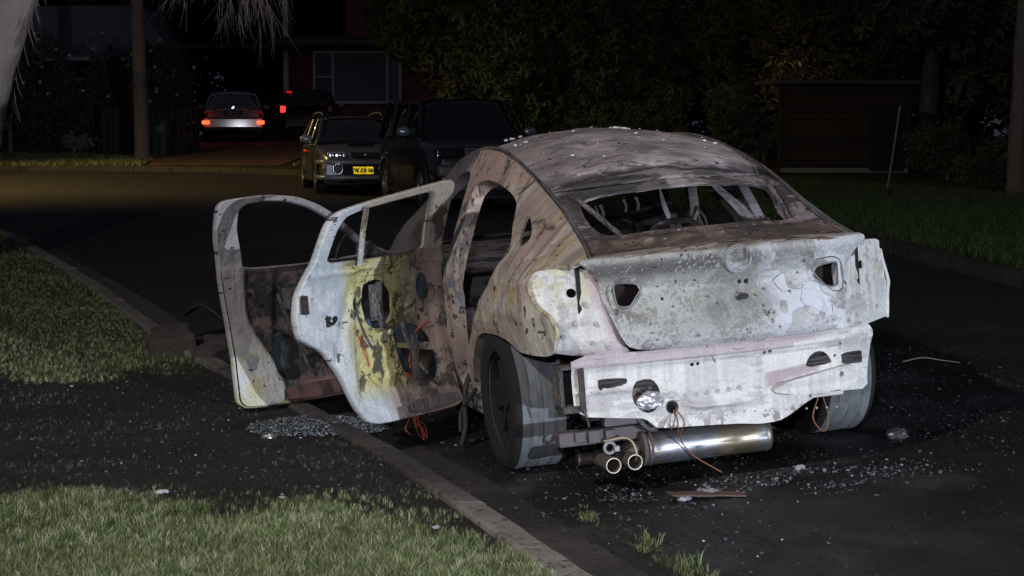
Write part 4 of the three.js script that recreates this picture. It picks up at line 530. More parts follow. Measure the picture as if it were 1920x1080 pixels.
chips('glass_fragments', 'heap of crumbled grey window glass below the open doors', 'broken glass', 2600, heap(-1.1, -9.95, .42, .34), (x, z) => Math.max(vergeY(x, z), roadY(x, z)) + .03 * Math.exp(-((x + 1.1) ** 2 + (z + 9.95) ** 2) * 9), [[crumb, .35], [ashG, .45], [ashD, .18], [ashW, .02]], R => .003 + .004 * R(), 23);
chips('glass_fragments', 'strip of grey glass crumbs and cinders behind the silencer', 'broken glass', 1500, R => { for (let k = 0; k < 40; k++) { const t = R(), x = .3 + 1.6 * t + (R() + R() + R() - 1.5) * .4, z = -8.05 - .3 * t + (R() + R() + R() - 1.5) * .3; if (fb(x * 4, z * 7 + 3, 3) > .45 + .15 * R()) return [x, z]; } return [.6, -8.1]; }, (x, z) => roadY(x, z) + .008, [[crumb, .15], [ashG, .45], [ashD, .39], [ashW, .01]], R => .002 + .006 * R() ** 2, 24);
// single pieces of litter on the burnt ground
const litter = (x, z, s, mat, label, seed, cat = 'debris') => { const R = rng(seed), g = new THREE.IcosahedronGeometry(1, 3), p = g.attributes.position; for (let i = 0; i < p.count; i++) { const k = .5 + fb(p.getX(i) * 2 + seed, p.getY(i) * 2 + p.getZ(i) * 1.6, 4); p.setXYZ(i, p.getX(i) * s * 1.5 * k, p.getY(i) * s * .55 * k, p.getZ(i) * s * k); } g.computeVertexNormals(); const h = x < kx(z) ? vergeY(x, z) : roadY(x, z); const m = part('debris', g, mat, scene); m.position.set(x, h + s * .25, z); m.rotation.y = R() * 6; tag(m, label, cat); return m; };
litter(2.02, -9.15, .055, foil, 'crumpled pinkish silver foil on the road right of the car', 3);
litter(.92, -8.15, .04, foil, 'bright scrap of melted metal behind the silencer', 4); litter(.80, -8.08, .03, ashW, 'small white lump just behind the tail pipes', 9);
litter(1.42, -8.55, .025, ashW, 'small white fragment behind the right end of the silencer', 5);
litter(-1.34, -9.62, .03, foil, 'bright scrap of metal on the ash under the front door', 6); litter(-1.62, -8.05, .02, ashW, 'white scrap lying on the burnt grass near the front', 7); litter(-.32, -7.35, .014, ashW, 'white flake beside the kerb in the foreground', 8); litter(-2.9, -11.5, .012, ashW, 'white flake at the back edge of the burnt grass', 12); litter(-1.05, -7.95, .012, ashW, 'white flake in the middle of the burnt grass', 13);
{ const b = part('board', panel({ outline: [[0, 0], [.34, .02], [.36, .10], [.02, .09]], map: (u, v) => [u, .006 * fb(u * 20, v * 20, 2), v], thick: .008, L: .05 }), plain(.12, .07, .06, .8), scene); b.position.set(.72, roadY(.8, -8.1) + .02, -8.12); b.rotation.y = .05; tag(b, 'thin charred strip of trim lying behind the silencer', 'debris'); }
// broken concrete at the kerb beyond the front door
{
  const rock = (x, z, sx, sy, sz, ry, seed, label) => { const g = new RoundedBoxGeometry(1, 1, 1, 5, .12), p = g.attributes.position; for (let i = 0; i < p.count; i++) { const a = p.getX(i), b = p.getY(i), c = p.getZ(i), k = 1 + .35 * (fb(a * 2.2 + seed, b * 2.2 + c * 1.9, 3) - .5); p.setXYZ(i, a * sx * k, b * sy * k, c * sz * k); } g.computeVertexNormals(); colorize(g, () => [.55, .48, .48]); const m = part('concrete_lump', g, concreteM, scene); m.position.set(x, vergeY(x, z) + sy * .3, z); m.rotation.set(.1, ry, .08); tag(m, label, 'rubble', 'broken concrete by the kerb'); };
  rock(-2.55, -13.05, .34, .17, .26, .4, 1, 'largest lump of broken concrete beside the kerb past the front door'); rock(-2.18, -12.75, .28, .13, .22, 1.1, 5, 'lump of broken concrete nearest the open front door'); rock(-2.72, -13.9, .30, .10, .24, .2, 9, 'flat broken concrete piece furthest from the burnt car'); rock(-2.25, -13.4, .2, .1, .18, 2, 12, 'small broken concrete lump behind the larger ones');
  const s = part('plastic_sheet', panel({ outline: chaikin([[0, 0], [.3, -.05], [.58, .02], [.62, .22], [.35, .3], [.05, .24]], 2), map: (u, v) => [u, .16 * Math.exp(-(((u - .25) / .16) ** 2)) + .05 * fb(u * 6, v * 6, 3), v], thick: .008, L: .04 }), plain(.03, .028, .03, .45), scene); s.position.set(-2.75, vergeY(-2.6, -14.2) + .05, -14.3); tag(s, 'bent black sheet lying over the kerb beyond the doors', 'debris');
  const tw = part('twig', tube([[0, .02, 0], [.12, .05, .03], [.25, .03, .0], [.36, .02, .05]], .004, 16, 5), plain(.3, .24, .2, .9), scene); tw.position.set(2.55, roadY(2.6, -11.4), -11.4); tag(tw, 'thin pale twig lying on the road right of the car', 'twig');
}

// ------------------------------------------------------------------ parked vehicles
const GLASS = new THREE.MeshPhysicalMaterial({ color: new THREE.Color().setRGB(.008, .009, .011), roughness: .06, metalness: 0, clearcoat: 1, side: THREE.DoubleSide });
const TYRE = plain(.018, .018, .019, .9), ALLOY = plain(.35, .36, .38, .4, .8), CHROME = plain(.75, .76, .78, .18, 1), TRIM = plain(.02, .02, .022, .6), LENS = new THREE.MeshPhysicalMaterial({ color: new THREE.Color().setRGB(.75, .78, .82), roughness: .22, metalness: .5, clearcoat: .6, clearcoatRoughness: .15 }), AMBER = plain(.55, .12, .02, .3), REDL = plain(.35, .015, .015, .3);
const glow = (r, g, b, k) => new THREE.MeshStandardMaterial({ color: 0x200000, emissive: new THREE.Color().setRGB(r, g, b), emissiveIntensity: k });
// body from half profiles along the length; z runs from the nose (0) to the tail (len)
function carBody(o) {
  const g = thing('parked_car', o.label, o.category); const paint = new THREE.MeshPhysicalMaterial({ color: new THREE.Color().setRGB(...o.paint), roughness: .32, metalness: o.metal ?? .3, clearcoat: .8, clearcoatRoughness: .08, side: THREE.DoubleSide });
  const loft = (rows, cap) => { const n = rows[0].length, pos = [], ix = []; for (const r of rows) for (const p of r) pos.push(...p); for (let i = 0; i + 1 < rows.length; i++) for (let j = 0; j + 1 < n; j++) { const a = i * n + j; ix.push(a, a + n, a + 1, a + 1, a + n, a + n + 1); } if (cap) for (const q of [0, (rows.length - 1) * n]) for (let j = 1; j + 1 < n; j++) ix.push(q, q + j, q + j + 1); const b = new THREE.BufferGeometry(); b.setAttribute('position', new THREE.Float32BufferAttribute(pos, 3)); b.setIndex(ix); b.computeVertexNormals(); return b; };
  const HW = o.w / 2, L = o.len, rows = [];
  const nz = 44; for (let i = 0; i <= nz; i++) { const t = i / nz, z = t * L, end = Math.min(z, L - z), k = 1 - (o.round ?? .16) * Math.exp(-end / .25), h = interp(z, o.tz, o.th), lo = interp(z, [0, .25, L - .25, L], [.32, .2, .2, .34]), w = HW * k; const half = [[0, h], [w * .5, h - .004], [w * .84, h - .025], [w * .95, h - .085], [w * .985, lerp(lo, h, .62)], [w, lerp(lo, h, .38)], [w * .97, lo + .08], [w * .9, lo]]; rows.push([...half.map(p => [-p[0], p[1], z]).reverse(), ...half.slice(1).map(p => [p[0], p[1], z])]); }
  part('body', loft(rows, true), paint, g);
  // cabin: dark glass shell, roof and pillars proud of it
  const cz = o.cab.z, cw = o.cab.w, sec = (z, hTop, wTop, wB, hB, e) => { const q = [[0, hTop + e], [wTop * .7, hTop - .012 + e], [wTop * .96, hTop - .05 + e * .7], [lerp(wTop, wB, .5) + e, lerp(hTop, hB, .55)], [wB + e, hB]]; return [...q.map(p => [-p[0], p[1], z]).reverse(), ...q.slice(1).map(p => [p[0], p[1], z])]; };
  const cab = []; const N = 26; for (let i = 0; i <= N; i++) { const z = lerp(cz[0], cz[cz.length - 1], i / N), h = interp(z, cz, o.cab.h), f = Math.min(1, (h - o.belt) / (o.roof - o.belt)); cab.push([z, Math.max(h, o.belt + .01), lerp(HW * .86, cw, Math.max(f, .02))]); }
  part('glass', loft(cab.map(([z, h, w]) => sec(z, h, w, HW * .88, o.belt - .05, 0)), true), GLASS, g);
  const rf = cab.filter(c => c[1] > o.roof - .1).map(([z, h, w]) => { const q = [[0, h + .012], [w * .7, h], [w * .95, h - .035], [w * 1.02, h - .085]]; return [...q.map(p => [-p[0], p[1], z]).reverse(), ...q.slice(1).map(p => [p[0], p[1], z])]; }); part('roof', loft(rf), paint, g);
  for (const s of [-1, 1]) {
    const side = (z, y) => { const h = interp(z, cz, o.cab.h), w = lerp(HW * .88, cw, Math.min(1, Math.max(0, (y - o.belt) / (o.roof - o.belt)))); return [s * (w + .012), y, z]; };
    const strip = (pts, r) => tube(pts, r, 12, 6);
    part('pillar', strip([side(cz[0] + .05, o.belt), side(lerp(cz[0], cz[1], .5), lerp(o.belt, o.roof - .06, .5)), side(cz[1], o.roof - .07)], .035), paint, g);
    const zb = o.pillarB; part('pillar', strip([side(zb, o.belt - .02), side(zb + .05, lerp(o.belt, o.roof, .5)), side(zb + .1, o.roof - .07)], .035), o.darkB ? TRIM : paint, g);
    part('pillar', strip([side(cz.at(-1) - .08, o.belt), side(lerp(cz.at(-1), cz.at(-2), .5), lerp(o.belt, o.roof - .06, .5)), side(cz.at(-2), o.roof - .07)], .045), paint, g);
    if (o.pillarC) part('pillar', strip([side(o.pillarC, o.belt), side(o.pillarC + .06, o.roof - .07)], .04), paint, g);
    for (const z of [o.pillarB - 1.0, o.pillarB, o.pillarB + .95]) part('door_gap', box(.004, o.belt - .36, .008, s * (HW + .0008), lerp(.34, o.belt, .5) - .02, z), TRIM, g);
    for (const z of [o.pillarB - .14, o.pillarB + .8]) part('handle', box(.03, .03, .18, s * (HW + .008), o.belt - .12, z, .01), o.handles || paint, g);
    part('sill_trim', box(.03, .09, o.wb - .8, s * (HW - .012), .26, o.wz + o.wb / 2, .01), TRIM, g);
    const mg = part('mirror', new THREE.SphereGeometry(1, 16, 10).scale(.115, .075, .06).translate(s * (HW + .10), o.belt + .07, cz[0] + .38), o.mirror || paint, g); part('mirror_arm', box(.1, .03, .05, s * (HW + .0), o.belt + .03, cz[0] + .38, .01), TRIM, mg);
    for (const z of [o.wz, o.wz + o.wb]) {
      const w = new THREE.Group(); w.name = 'wheel'; w.position.set(s * (HW - .10), o.wr, z); g.add(w); const L2 = p => new THREE.LatheGeometry(p.map(a => new THREE.Vector2(...a)), 32).rotateZ(-Math.PI / 2);
      part('tyre', L2([[o.wr * .62, -.10], [o.wr * .9, -.108], [o.wr, -.085], [o.wr, .085], [o.wr * .9, .108], [o.wr * .62, .10]]), TYRE, w);
      const sp = [L2([[o.wr * .63, -.1], [o.wr * .6, -.02], [o.wr * .6, .02], [o.wr * .63, .1]]), cyl(.05, .05, .03, 12, s * .085, 0, 0, 'x')]; for (let k = 0; k < 5; k++) sp.push(box(.025, o.wr * .58, .075, 0, o.wr * .3, 0, .008).rotateX(k / 5 * 6.283).translate(s * .085, 0, 0)); part('rim', sp, ALLOY, w); part('brake', cyl(o.wr * .5, o.wr * .5, .02, 20, s * .02, 0, 0, 'x'), TRIM, w);
      part('wheel_arch', new THREE.TorusGeometry(o.wr + .05, .035, 6, 20, Math.PI).rotateY(Math.PI / 2).translate(s * (HW - .012), o.wr, z), TRIM, g);
    }
  }
  part('underbody', box(o.w * .86, .12, L - .7, 0, .24, L / 2), TRIM, g);
  return { g, paint, HW, L };
}
const font = await new FontLoader().loadAsync('fonts/droid/droid_sans_bold.typeface.json');
const text = (t, h, d = .003) => { const g = new TextGeometry(t, { font, size: h, depth: d, curveSegments: 3, bevelEnabled: false }); g.computeBoundingBox(); const b = g.boundingBox; return g.translate(-(b.min.x + b.max.x) / 2, -(b.min.y + b.max.y) / 2, 0); };
{ // estate car facing the camera
  const c = carBody({ label: 'silver grey estate car with yellow number plate parked facing the burnt car', category: 'car', paint: [.13, .135, .15], metal: .35, w: 1.69, len: 4.4, belt: .93, roof: 1.44, round: .27, tz: [0, .06, .18, .45, 1.1, 1.35, 4.1, 4.4], th: [.58, .68, .75, .82, .92, .955, .95, .85], cab: { z: [1.05, 1.95, 2.6, 3.8, 4.35], h: [.92, 1.39, 1.44, 1.42, .97], w: .55 }, pillarB: 2.35, pillarC: 3.35, wz: .82, wb: 2.52, wr: .30, mirror: plain(.45, .48, .52, .3, .4) });
  const g = c.g, H = c.HW;
  for (const s of [-1, 1]) { const hl = part('headlamp', box(.36, .13, .12, s * .52, .70, .075, .05).rotateY(0), LENS, g); part('reflector', [new THREE.SphereGeometry(.05, 14, 8).scale(1, 1, .4).translate(s * .46, .70, .012), new THREE.SphereGeometry(.045, 14, 8).scale(1, 1, .4).translate(s * .59, .70, .012)], CHROME, hl); part('indicator', box(.13, .11, .05, s * .74, .50, .02, .02), AMBER, g); const fl = part('fog_lamp', new THREE.SphereGeometry(.085, 18, 10).scale(1, 1, .35).translate(s * .52, .46, -.06), plain(.12, .13, .14, .5), g); part('lamp_ring', new THREE.TorusGeometry(.088, .012, 8, 24).translate(s * .52, .46, -.085), CHROME, fl); part('roof_rail', tube([[s * .56, 1.44, 1.95], [s * .57, 1.49, 2.2], [s * .57, 1.49, 3.6], [s * .56, 1.45, 3.9]], .018, 24, 6), ALLOY, g); }
  const arc = (y, r, f) => tube([[-.84, y, .55], [-.82, y, .28], [-.70, y, .03], [-.35, y, -.055], [0, y, -.075], [.35, y, -.055], [.70, y, .03], [.82, y, .28], [.84, y, .55]], r, 40, 10).translate(0, -y, 0).scale(1, f, 1).translate(0, y, 0); part('bumper', [arc(.575, .055, .95), arc(.30, .055, .9), box(.30, .26, .10, -.60, .44, .02, .045), box(.30, .26, .10, .60, .44, .02, .045)], new THREE.MeshPhysicalMaterial({ color: new THREE.Color().setRGB(.34, .35, .38), roughness: .35, metalness: .3, clearcoat: .6 }), g);
  part('intake', box(.9, .24, .05, 0, .42, .02, .02), TRIM, g); const gr = part('grille', box(.56, .10, .04, 0, .70, -.008, .02), TRIM, g); part('grille_trim', tube([[-.31, .755, -.02], [-.26, .645, -.03], [0, .635, -.035], [.26, .645, -.03], [.31, .755, -.02]], .010, 24, 6), CHROME, gr); part('badge', new THREE.SphereGeometry(.03, 12, 8).scale(1.4, .8, .4).translate(0, .71, -.035), CHROME, gr); part('bonnet_scoop', box(.5, .05, .35, 0, .90, .95, .02), TRIM, g);
  // reflective number plate: fine upright prisms send the lamp's light back to it
  const n = 40, W = .372, Hh = .134, pos = []; for (let i = 0; i < n; i++) { const x0 = -W / 2 + W * i / n, x2 = x0 + W / n, x1 = (x0 + x2) / 2, d = W / n / 2; for (const [a, za, b, zb] of [[x0, 0, x1, d], [x1, d, x2, 0]]) pos.push(a, -Hh / 2, za, b, Hh / 2, zb, b, -Hh / 2, zb, a, -Hh / 2, za, a, Hh / 2, za, b, Hh / 2, zb); }
  const pg = new THREE.BufferGeometry(); pg.setAttribute('position', new THREE.Float32BufferAttribute(pos, 3)); pg.computeVertexNormals(); const np = part('number_plate', pg.translate(.06, .43, -.12), new THREE.MeshStandardMaterial({ color: new THREE.Color().setRGB(.98, .84, .16), roughness: .16, metalness: 1, side: THREE.DoubleSide }), g, 'bright yellow number plate');
  part('plate_backing', box(.39, .15, .012, .06, .43, -.098), TRIM, np); part('plate_letters', text('CW 00 WF', .07).rotateY(Math.PI).translate(.06, .43, -.121), plain(.01, .01, .01, .7), np);
  g.position.set(-2.65, roadY(-3.2, -33.5), -32.0); g.rotation.y = Math.PI + .21;
}
{ // dark four wheel drive facing the camera
  const c = carBody({ label: 'large black four wheel drive parked behind the burnt car', category: 'car', paint: [.008, .008, .010], metal: .1, w: 1.84, len: 4.6, belt: 1.12, roof: 1.74, tz: [0, .1, .3, 1.2, 1.4, 4.4, 4.6], th: [.8, .95, 1.0, 1.12, 1.14, 1.12, 1.0], cab: { z: [1.2, 1.85, 4.2, 4.58], h: [1.12, 1.70, 1.74, 1.14], w: .66 }, pillarB: 2.4, pillarC: 3.5, wz: .85, wb: 2.7, wr: .36, mirror: plain(.32, .38, .46, .2, .6) });
  const g = c.g; for (const s of [-1, 1]) { part('headlamp', box(.36, .16, .10, s * .70, .86, .03, .04), GLASS, g); part('fog_lamp', cyl(.06, .06, .03, 16, s * .62, .5, -.06, 'z'), LENS, g); } const gr = part('grille', box(.9, .2, .05, 0, .86, .0, .03), TRIM, g); for (let k = 0; k < 4; k++) part('grille_bar', box(.86, .014, .03, 0, .79 + k * .045, -.025, .005), CHROME, gr); part('bumper', [box(1.74, .2, .16, 0, .6, -.03, .05), box(1.66, .08, .14, 0, .4, -.03, .03)], plain(.05, .05, .055, .4), g); part('plate_mount', box(.4, .14, .02, 0, .55, -.12, .004), TRIM, g);
  g.position.set(-.28, roadY(-.8, -27), -26.2); g.rotation.y = Math.PI + .27;
}
{ // white saloon on the driveway, brake lamps lit
  const c = carBody({ label: 'white saloon with glowing red tail lamps on the driveway', category: 'car', paint: [.36, .36, .39], metal: 0, w: 1.82, len: 4.75, belt: .95, roof: 1.46, tz: [0, .15, .4, 1.2, 1.5, 3.9, 4.55, 4.75], th: [.62, .72, .8, .93, .96, 1.02, 1.03, .95], cab: { z: [1.2, 2.0, 3.1, 4.1], h: [.95, 1.44, 1.46, 1.03], w: .62 }, pillarB: 2.4, wz: .95, wb: 2.78, wr: .32 });
  const g = c.g, L = c.L; const spots = [];
  for (const s of [-1, 1]) { const hl = part('tail_lamp', box(.34, .13, .10, s * .68, .86, L - .03, .03), REDL, g); part('bumper_reflector', box(.22, .10, .05, s * .80, .52, L + .03, .02), glow(1, .05, .015, 6), g); const pl = new THREE.PointLight(new THREE.Color(1, .06, .03), .06, 0, 2); pl.position.set(s * .80, .52, L + .12); pl.castShadow = true; g.add(pl); }
  part('boot_trim', box(.9, .03, .03, 0, .90, L + .0, .008), ALLOY, g); part('badge', cyl(.045, .045, .02, 16, 0, .955, L - .0, 'z'), CHROME, g); const pr = part('plate_recess', box(.52, .15, .03, 0, .80, L + .0, .01), TRIM, g); part('number_plate', box(.37, .11, .012, 0, .80, L + .022, .003), plain(.25, .25, .22, .5), pr); part('bumper', [box(1.74, .34, .18, 0, .50, L - .05, .06)], c.paint, g); part('lower_valance', box(1.6, .1, .12, 0, .31, L - .04, .03), TRIM, g); part('boot_gap', box(1.2, .006, .01, 0, .68, L + .045), TRIM, g);
  g.position.set(-8.95, driveY(-8.3, -55), -52.2 - 4.75); g.rotation.y = .15;
}
{ // dark hatchback further up, one red lamp showing
  const c = carBody({ label: 'dark hatchback with one small red lamp beside the white saloon', category: 'car', paint: [.012, .012, .016], metal: .2, w: 1.72, len: 4.0, belt: .95, roof: 1.48, tz: [0, .15, .4, 1.1, 1.3, 3.8, 4.0], th: [.62, .74, .82, .95, .97, .97, .9], cab: { z: [1.1, 1.8, 3.5, 3.95], h: [.95, 1.46, 1.48, .98], w: .6 }, pillarB: 2.2, wz: .8, wb: 2.5, wr: .31, mirror: plain(.5, .52, .55, .3, .5) });
  const g = c.g; part('tail_lamp', box(.16, .2, .08, -.72, .86, c.L - .02, .03), glow(1, .03, .02, 2.2), g); part('tail_lamp', box(.16, .2, .08, .72, .86, c.L - .02, .03), REDL, g); part('high_lamp', box(.16, .05, .04, -.55, 1.40, c.L - .40, .01), glow(1, .03, .02, .6), g);
  g.position.set(-6.55, driveY(-6.5, -58), -54.6 - 4); g.rotation.y = .05;
}

// ------------------------------------------------------------------ houses, fence, pole, bin, stake
const brickWall = bake(1024, 512, [0, 1, 0, 1], (u, v) => { const r = Math.floor(v * 28), x = u * 20 + (r & 1) * .5, ix = Math.floor(x), fx = x - ix, fy = v * 28 - r, j = Math.min(fx, 1 - fx) < .03 || Math.min(fy, 1 - fy) < .09, t = .7 + .6 * PERM[(r * 137 + (ix % 20) * 31) & 65535], n = fb(u * 60, v * 30, 2); return j ? [.16, .11, .10, .95, .15] : [.34 * t * (.7 + .6 * n), .085 * t, .075 * t, .9, .6 + .2 * n]; }, true, .01);
const wallBox = (w, h, d, x, y, z) => { const g = new THREE.BoxGeometry(w, h, d).translate(x, y, z), p = g.attributes.position, nn = g.attributes.normal, u = g.attributes.uv; for (let i = 0; i < p.count; i++) u.setXY(i, (Math.abs(nn.getX(i)) > .5 ? p.getZ(i) : p.getX(i)) / 4.8, p.getY(i) / 2.4); return g; };
const WHITEP = plain(.8, .8, .86, .5), EAVE = plain(.06, .055, .055, .8), PANE = new THREE.MeshPhysicalMaterial({ color: new THREE.Color().setRGB(.05, .052, .058), roughness: .12, clearcoat: 1 }), CURT = plain(.25, .25, .28, .7);
function windowAt(parent, x, y, z, w, h, sash) { // facing +z
  const f = new THREE.Group(); f.name = 'window'; f.position.set(x, y, z); parent.add(f); const b = .09;
  for (const q of [box(w, b, .10, 0, h / 2, 0, .01), box(w + .1, b, .14, 0, -h / 2, .02, .01), box(b, h, .09, -w / 2, 0, 0, .01), box(b, h, .09, w / 2, 0, 0, .01)]) part('frame', q, WHITEP, f);
  for (const sx of sash) part('mullion', box(.08, h - b, .08, sx, 0, 0, .01), WHITEP, f);
  if (sash.length) part('rail', box(sash[0] + w / 2 - .1, .06, .07, (sash[0] - w / 2) / 2, .02, 0, .01), WHITEP, f);
  const xs = [-w / 2, ...sash, w / 2]; for (let i = 0; i + 1 < xs.length; i++) { part('pane', box(xs[i + 1] - xs[i] - .08, h - b, .01, (xs[i] + xs[i + 1]) / 2, 0, -.02), i ? CURT : PANE, f); }
  return f;
}
{
  const h = thing('brick_house', 'two storey dark red brick house with white framed windows', 'house'); const y0 = farY(-5, -62); h.position.set(-1.5, y0, -62);
  part('wall', [wallBox(12.6, 3.6, .25, -.1, 1.5, 0)], brickWall, h); part('wall', wallBox(11, 3.4, .25, 1.2, 5.2, .2), brickWall, h); part('side_wall', wallBox(.25, 7.2, 8, -6.3, 3.3, -4.1), brickWall, h); part('side_wall', wallBox(.25, 7.2, 8, 6.6, 3.3, -4.1), brickWall, h);
  part('eave', box(13.4, .32, 1.2, 0, 3.45, .35, .02), EAVE, h); part('fascia', box(13.4, .16, .05, 0, 3.42, .98, .01), plain(.16, .15, .16, .7), h);
  part('roof', new THREE.CylinderGeometry(.1, 9.6, 2.4, 4, 1).rotateY(Math.PI / 4).scale(1, 1, .72).translate(0, 8.0, -4), plain(.08, .05, .045, .9), h);
  windowAt(h, -3.9, 2.25, .16, 3.0, 1.75, [-.85, 1.05]); windowAt(h, -4.9, 5.9, .36, 1.6, 1.5, [0]);
  // upper porch at the left end
  part('porch_rail', [box(2.6, .12, .1, -7.4, 6.15, .4, .01)], WHITEP, h); part('porch_rail', box(2.6, .08, .08, -7.4, 5.25, .4, .01), WHITEP, h); part('porch_post', box(.18, 6.2, .18, -6.35, 3.1, .4, .02), WHITEP, h); part('porch_wall', wallBox(2.4, 7, .2, -7.6, 3.4, -2.2), plain(.03, .03, .032, .9), h); part('carport_roof', box(5.4, .14, 5, -8.4, 3.25, -1.2, .02), EAVE, h); part('carport_post', cyl(.05, .05, 3.2, 10, -10.8, 1.6, 1), TRIM, h);
}
{
  const h = thing('house', 'low house with a pale grey roof behind the flowering shrubs', 'house'); h.position.set(-17, farY(-17, -64), -64);
  part('wall', wallBox(9, 2.9, .25, 0, 1.45, 0), plain(.05, .045, .045, .9), h); const sh = new THREE.Shape([[-5, 0], [5, 0], [3.6, 1.9], [-3.6, 1.9]].map(p => new THREE.Vector2(...p))); part('roof', new THREE.ExtrudeGeometry(sh, { depth: 6, bevelEnabled: false }).translate(0, 2.9, -5.6), plain(.20, .20, .25, .8), h); part('gutter', box(10, .14, .14, 0, 2.9, .5, .02), WHITEP, h); windowAt(h, 1.5, 1.6, .16, 1.6, 1.2, [0]);
}
{ // weatherboard garage far right, each board its own piece
  const h = thing('weatherboard_shed', 'brown weatherboard shed with horizontal boards behind the right lawn', 'shed'); const x = 7.05, z = -37.5; h.position.set(x, farY(x, z), z); const R = rng(61);
  const boards = [plain(.035, .020, .010, .85), plain(.027, .016, .010, .85), plain(.042, .026, .014, .85)];
  const bg = box(2.7, .135, .03, 0, 0, 0, .006); for (let i = 0; i < 13; i++) { const m = part('board', bg, boards[Math.floor(R() * 3)], h); m.position.set(0, .28 + i * .125, .02 + (R() - .5) * .006); m.rotation.x = -.12; }
  part('plinth', box(2.7, .10, .08, 0, .12, .03, .01), plain(.25, .22, .17, .8), h); for (const s of [-1.35, 1.35]) part('corner_post', box(.1, 2.0, .1, s, 1, 0, .01), boards[1], h); part('back_wall', box(2.7, 1.9, .1, 0, .95, -.1), TRIM, h); part('roof', box(3.1, .1, 3, 0, 1.98, -1.3, .02).rotateX(.02), EAVE, h); part('door', box(.75, 1.3, .03, .9, .75, .06, .01), plain(.015, .014, .015, .9), h);
}
{
  const p = thing('power_pole', 'tall timber power pole on the lit grass across the street', 'pole'); const b = [-9.65, 0, -46]; p.position.set(b[0], farY(b[0], b[2]), b[2]);
  const woodM = bake(256, 512, [0, 1, 0, 1], (u, v) => { const n = fb(u * 30, v * 6, 4), m = fb(u * 5, v * 3, 3); return [...mix3([.15, .13, .12], [.32, .26, .22], .6 * n + .4 * m).map((q, i) => q * (v > .33 ? [1.05, .82, .66][i] : 1)), .9, n]; }, true, .02);
  part('shaft', limb([[.02, -.3, 0], [0, 1.5, 0], [-.06, 4, 0], [-.12, 9, 0]], .19, .145, 20, 16, .06), woodM, p); part('stub', limb([[.03, -.3, .02], [.02, 1.0, .02], [-.02, 2.3, .02]], .215, .18, 8, 16, .05), plain(.13, .12, .12, .9), p); part('band', cyl(.2, .2, .06, 16, -.02, 1.9, .02), darkSteel, p);
}
{
  const b = thing('wheelie_bin', 'dark green wheelie bin standing right of the power pole', 'bin'); const x = -9.35, z = -47.2; b.position.set(x, farY(x, z), z); const G = plain(.02, .045, .035, .5);
  part('body', new THREE.CylinderGeometry(.40, .32, .9, 4, 1).rotateY(Math.PI / 4).translate(0, .52, 0), G, b); part('lid', box(.62, .07, .66, 0, 1.0, 0, .02), G, b); for (const s of [-1, 1]) part('wheel', cyl(.1, .1, .06, 14, s * .28, .1, -.28, 'x'), TRIM, b); part('emblem', [new THREE.TorusGeometry(.075, .014, 6, 20).translate(0, .78, .29), cyl(.03, .03, .01, 10, 0, .78, .285, 'z')], plain(.25, .33, .33, .6), b);
}
{ const s = thing('garden_stake', 'thin pale leaning stake standing on the right lawn', 'stake'); const a = at(1663, 351, 30), b = at(1688, 198, 30.1); part('stake', limb([[a[0], a[1] - .1, a[2]], [(a[0] + b[0]) / 2, (a[1] + b[1]) / 2, -30], b], .022, .02, 6, 8), plain(.2, .18, .18, .8), s); }
{ const f = thing('picket_fence', 'short dark timber fence behind the power pole', 'fence'); const z = -48.5; for (let i = 0; i < 16; i++) { const x = -11.2 + i * .17, m = part('paling', box(.14, 1.35, .025, 0, .7, 0, .005), plain(.05, .032, .028, .9), f); m.position.set(x, farY(x, z), z + (i % 2) * .012); } part('rail', box(2.8, .08, .05, -9.9, farY(-9.9, z) + 1.0, z - .05), plain(.05, .03, .028, .9), f); }

// ------------------------------------------------------------------ trees and shrubs
const leafGeo = (() => { const R = rng(3), pos = [], ix = []; for (let i = 0; i < 7; i++) { const a = R() * 6.28, e = (R() - .3) * 1.8, c = [(R() - .5) * 1.2, (R() - .5) * 1.0, (R() - .5) * 1.2], d = [Math.cos(a) * Math.cos(e), Math.sin(e), Math.sin(a) * Math.cos(e)], s = [-Math.sin(a), 0, Math.cos(a)], l = .55, w = .17, k = pos.length / 3; for (const [p, q] of [[-l, 0], [0, w], [0, -w], [l, 0]]) pos.push(c[0] + d[0] * p + s[0] * q, c[1] + d[1] * p, c[2] + d[2] * p + s[2] * q); ix.push(k, k + 1, k + 2, k + 1, k + 3, k + 2); } const g = new THREE.BufferGeometry(); g.setAttribute('position', new THREE.Float32BufferAttribute(pos, 3)); g.setIndex(ix); g.computeVertexNormals(); return g; })();
const leafM = new THREE.MeshPhysicalMaterial({ color: 0xffffff, roughness: .8, side: THREE.DoubleSide });
const barkM = bake(256, 512, [0, 1, 0, 1], (u, v) => { const n = fb(u * 16, v * 5, 4), m = fb(u * 40, v * 9, 3); return [...mix3([.09, .075, .065], [.24, .20, .18], n * .6 + m * .4), .95, n]; }, true, .03);
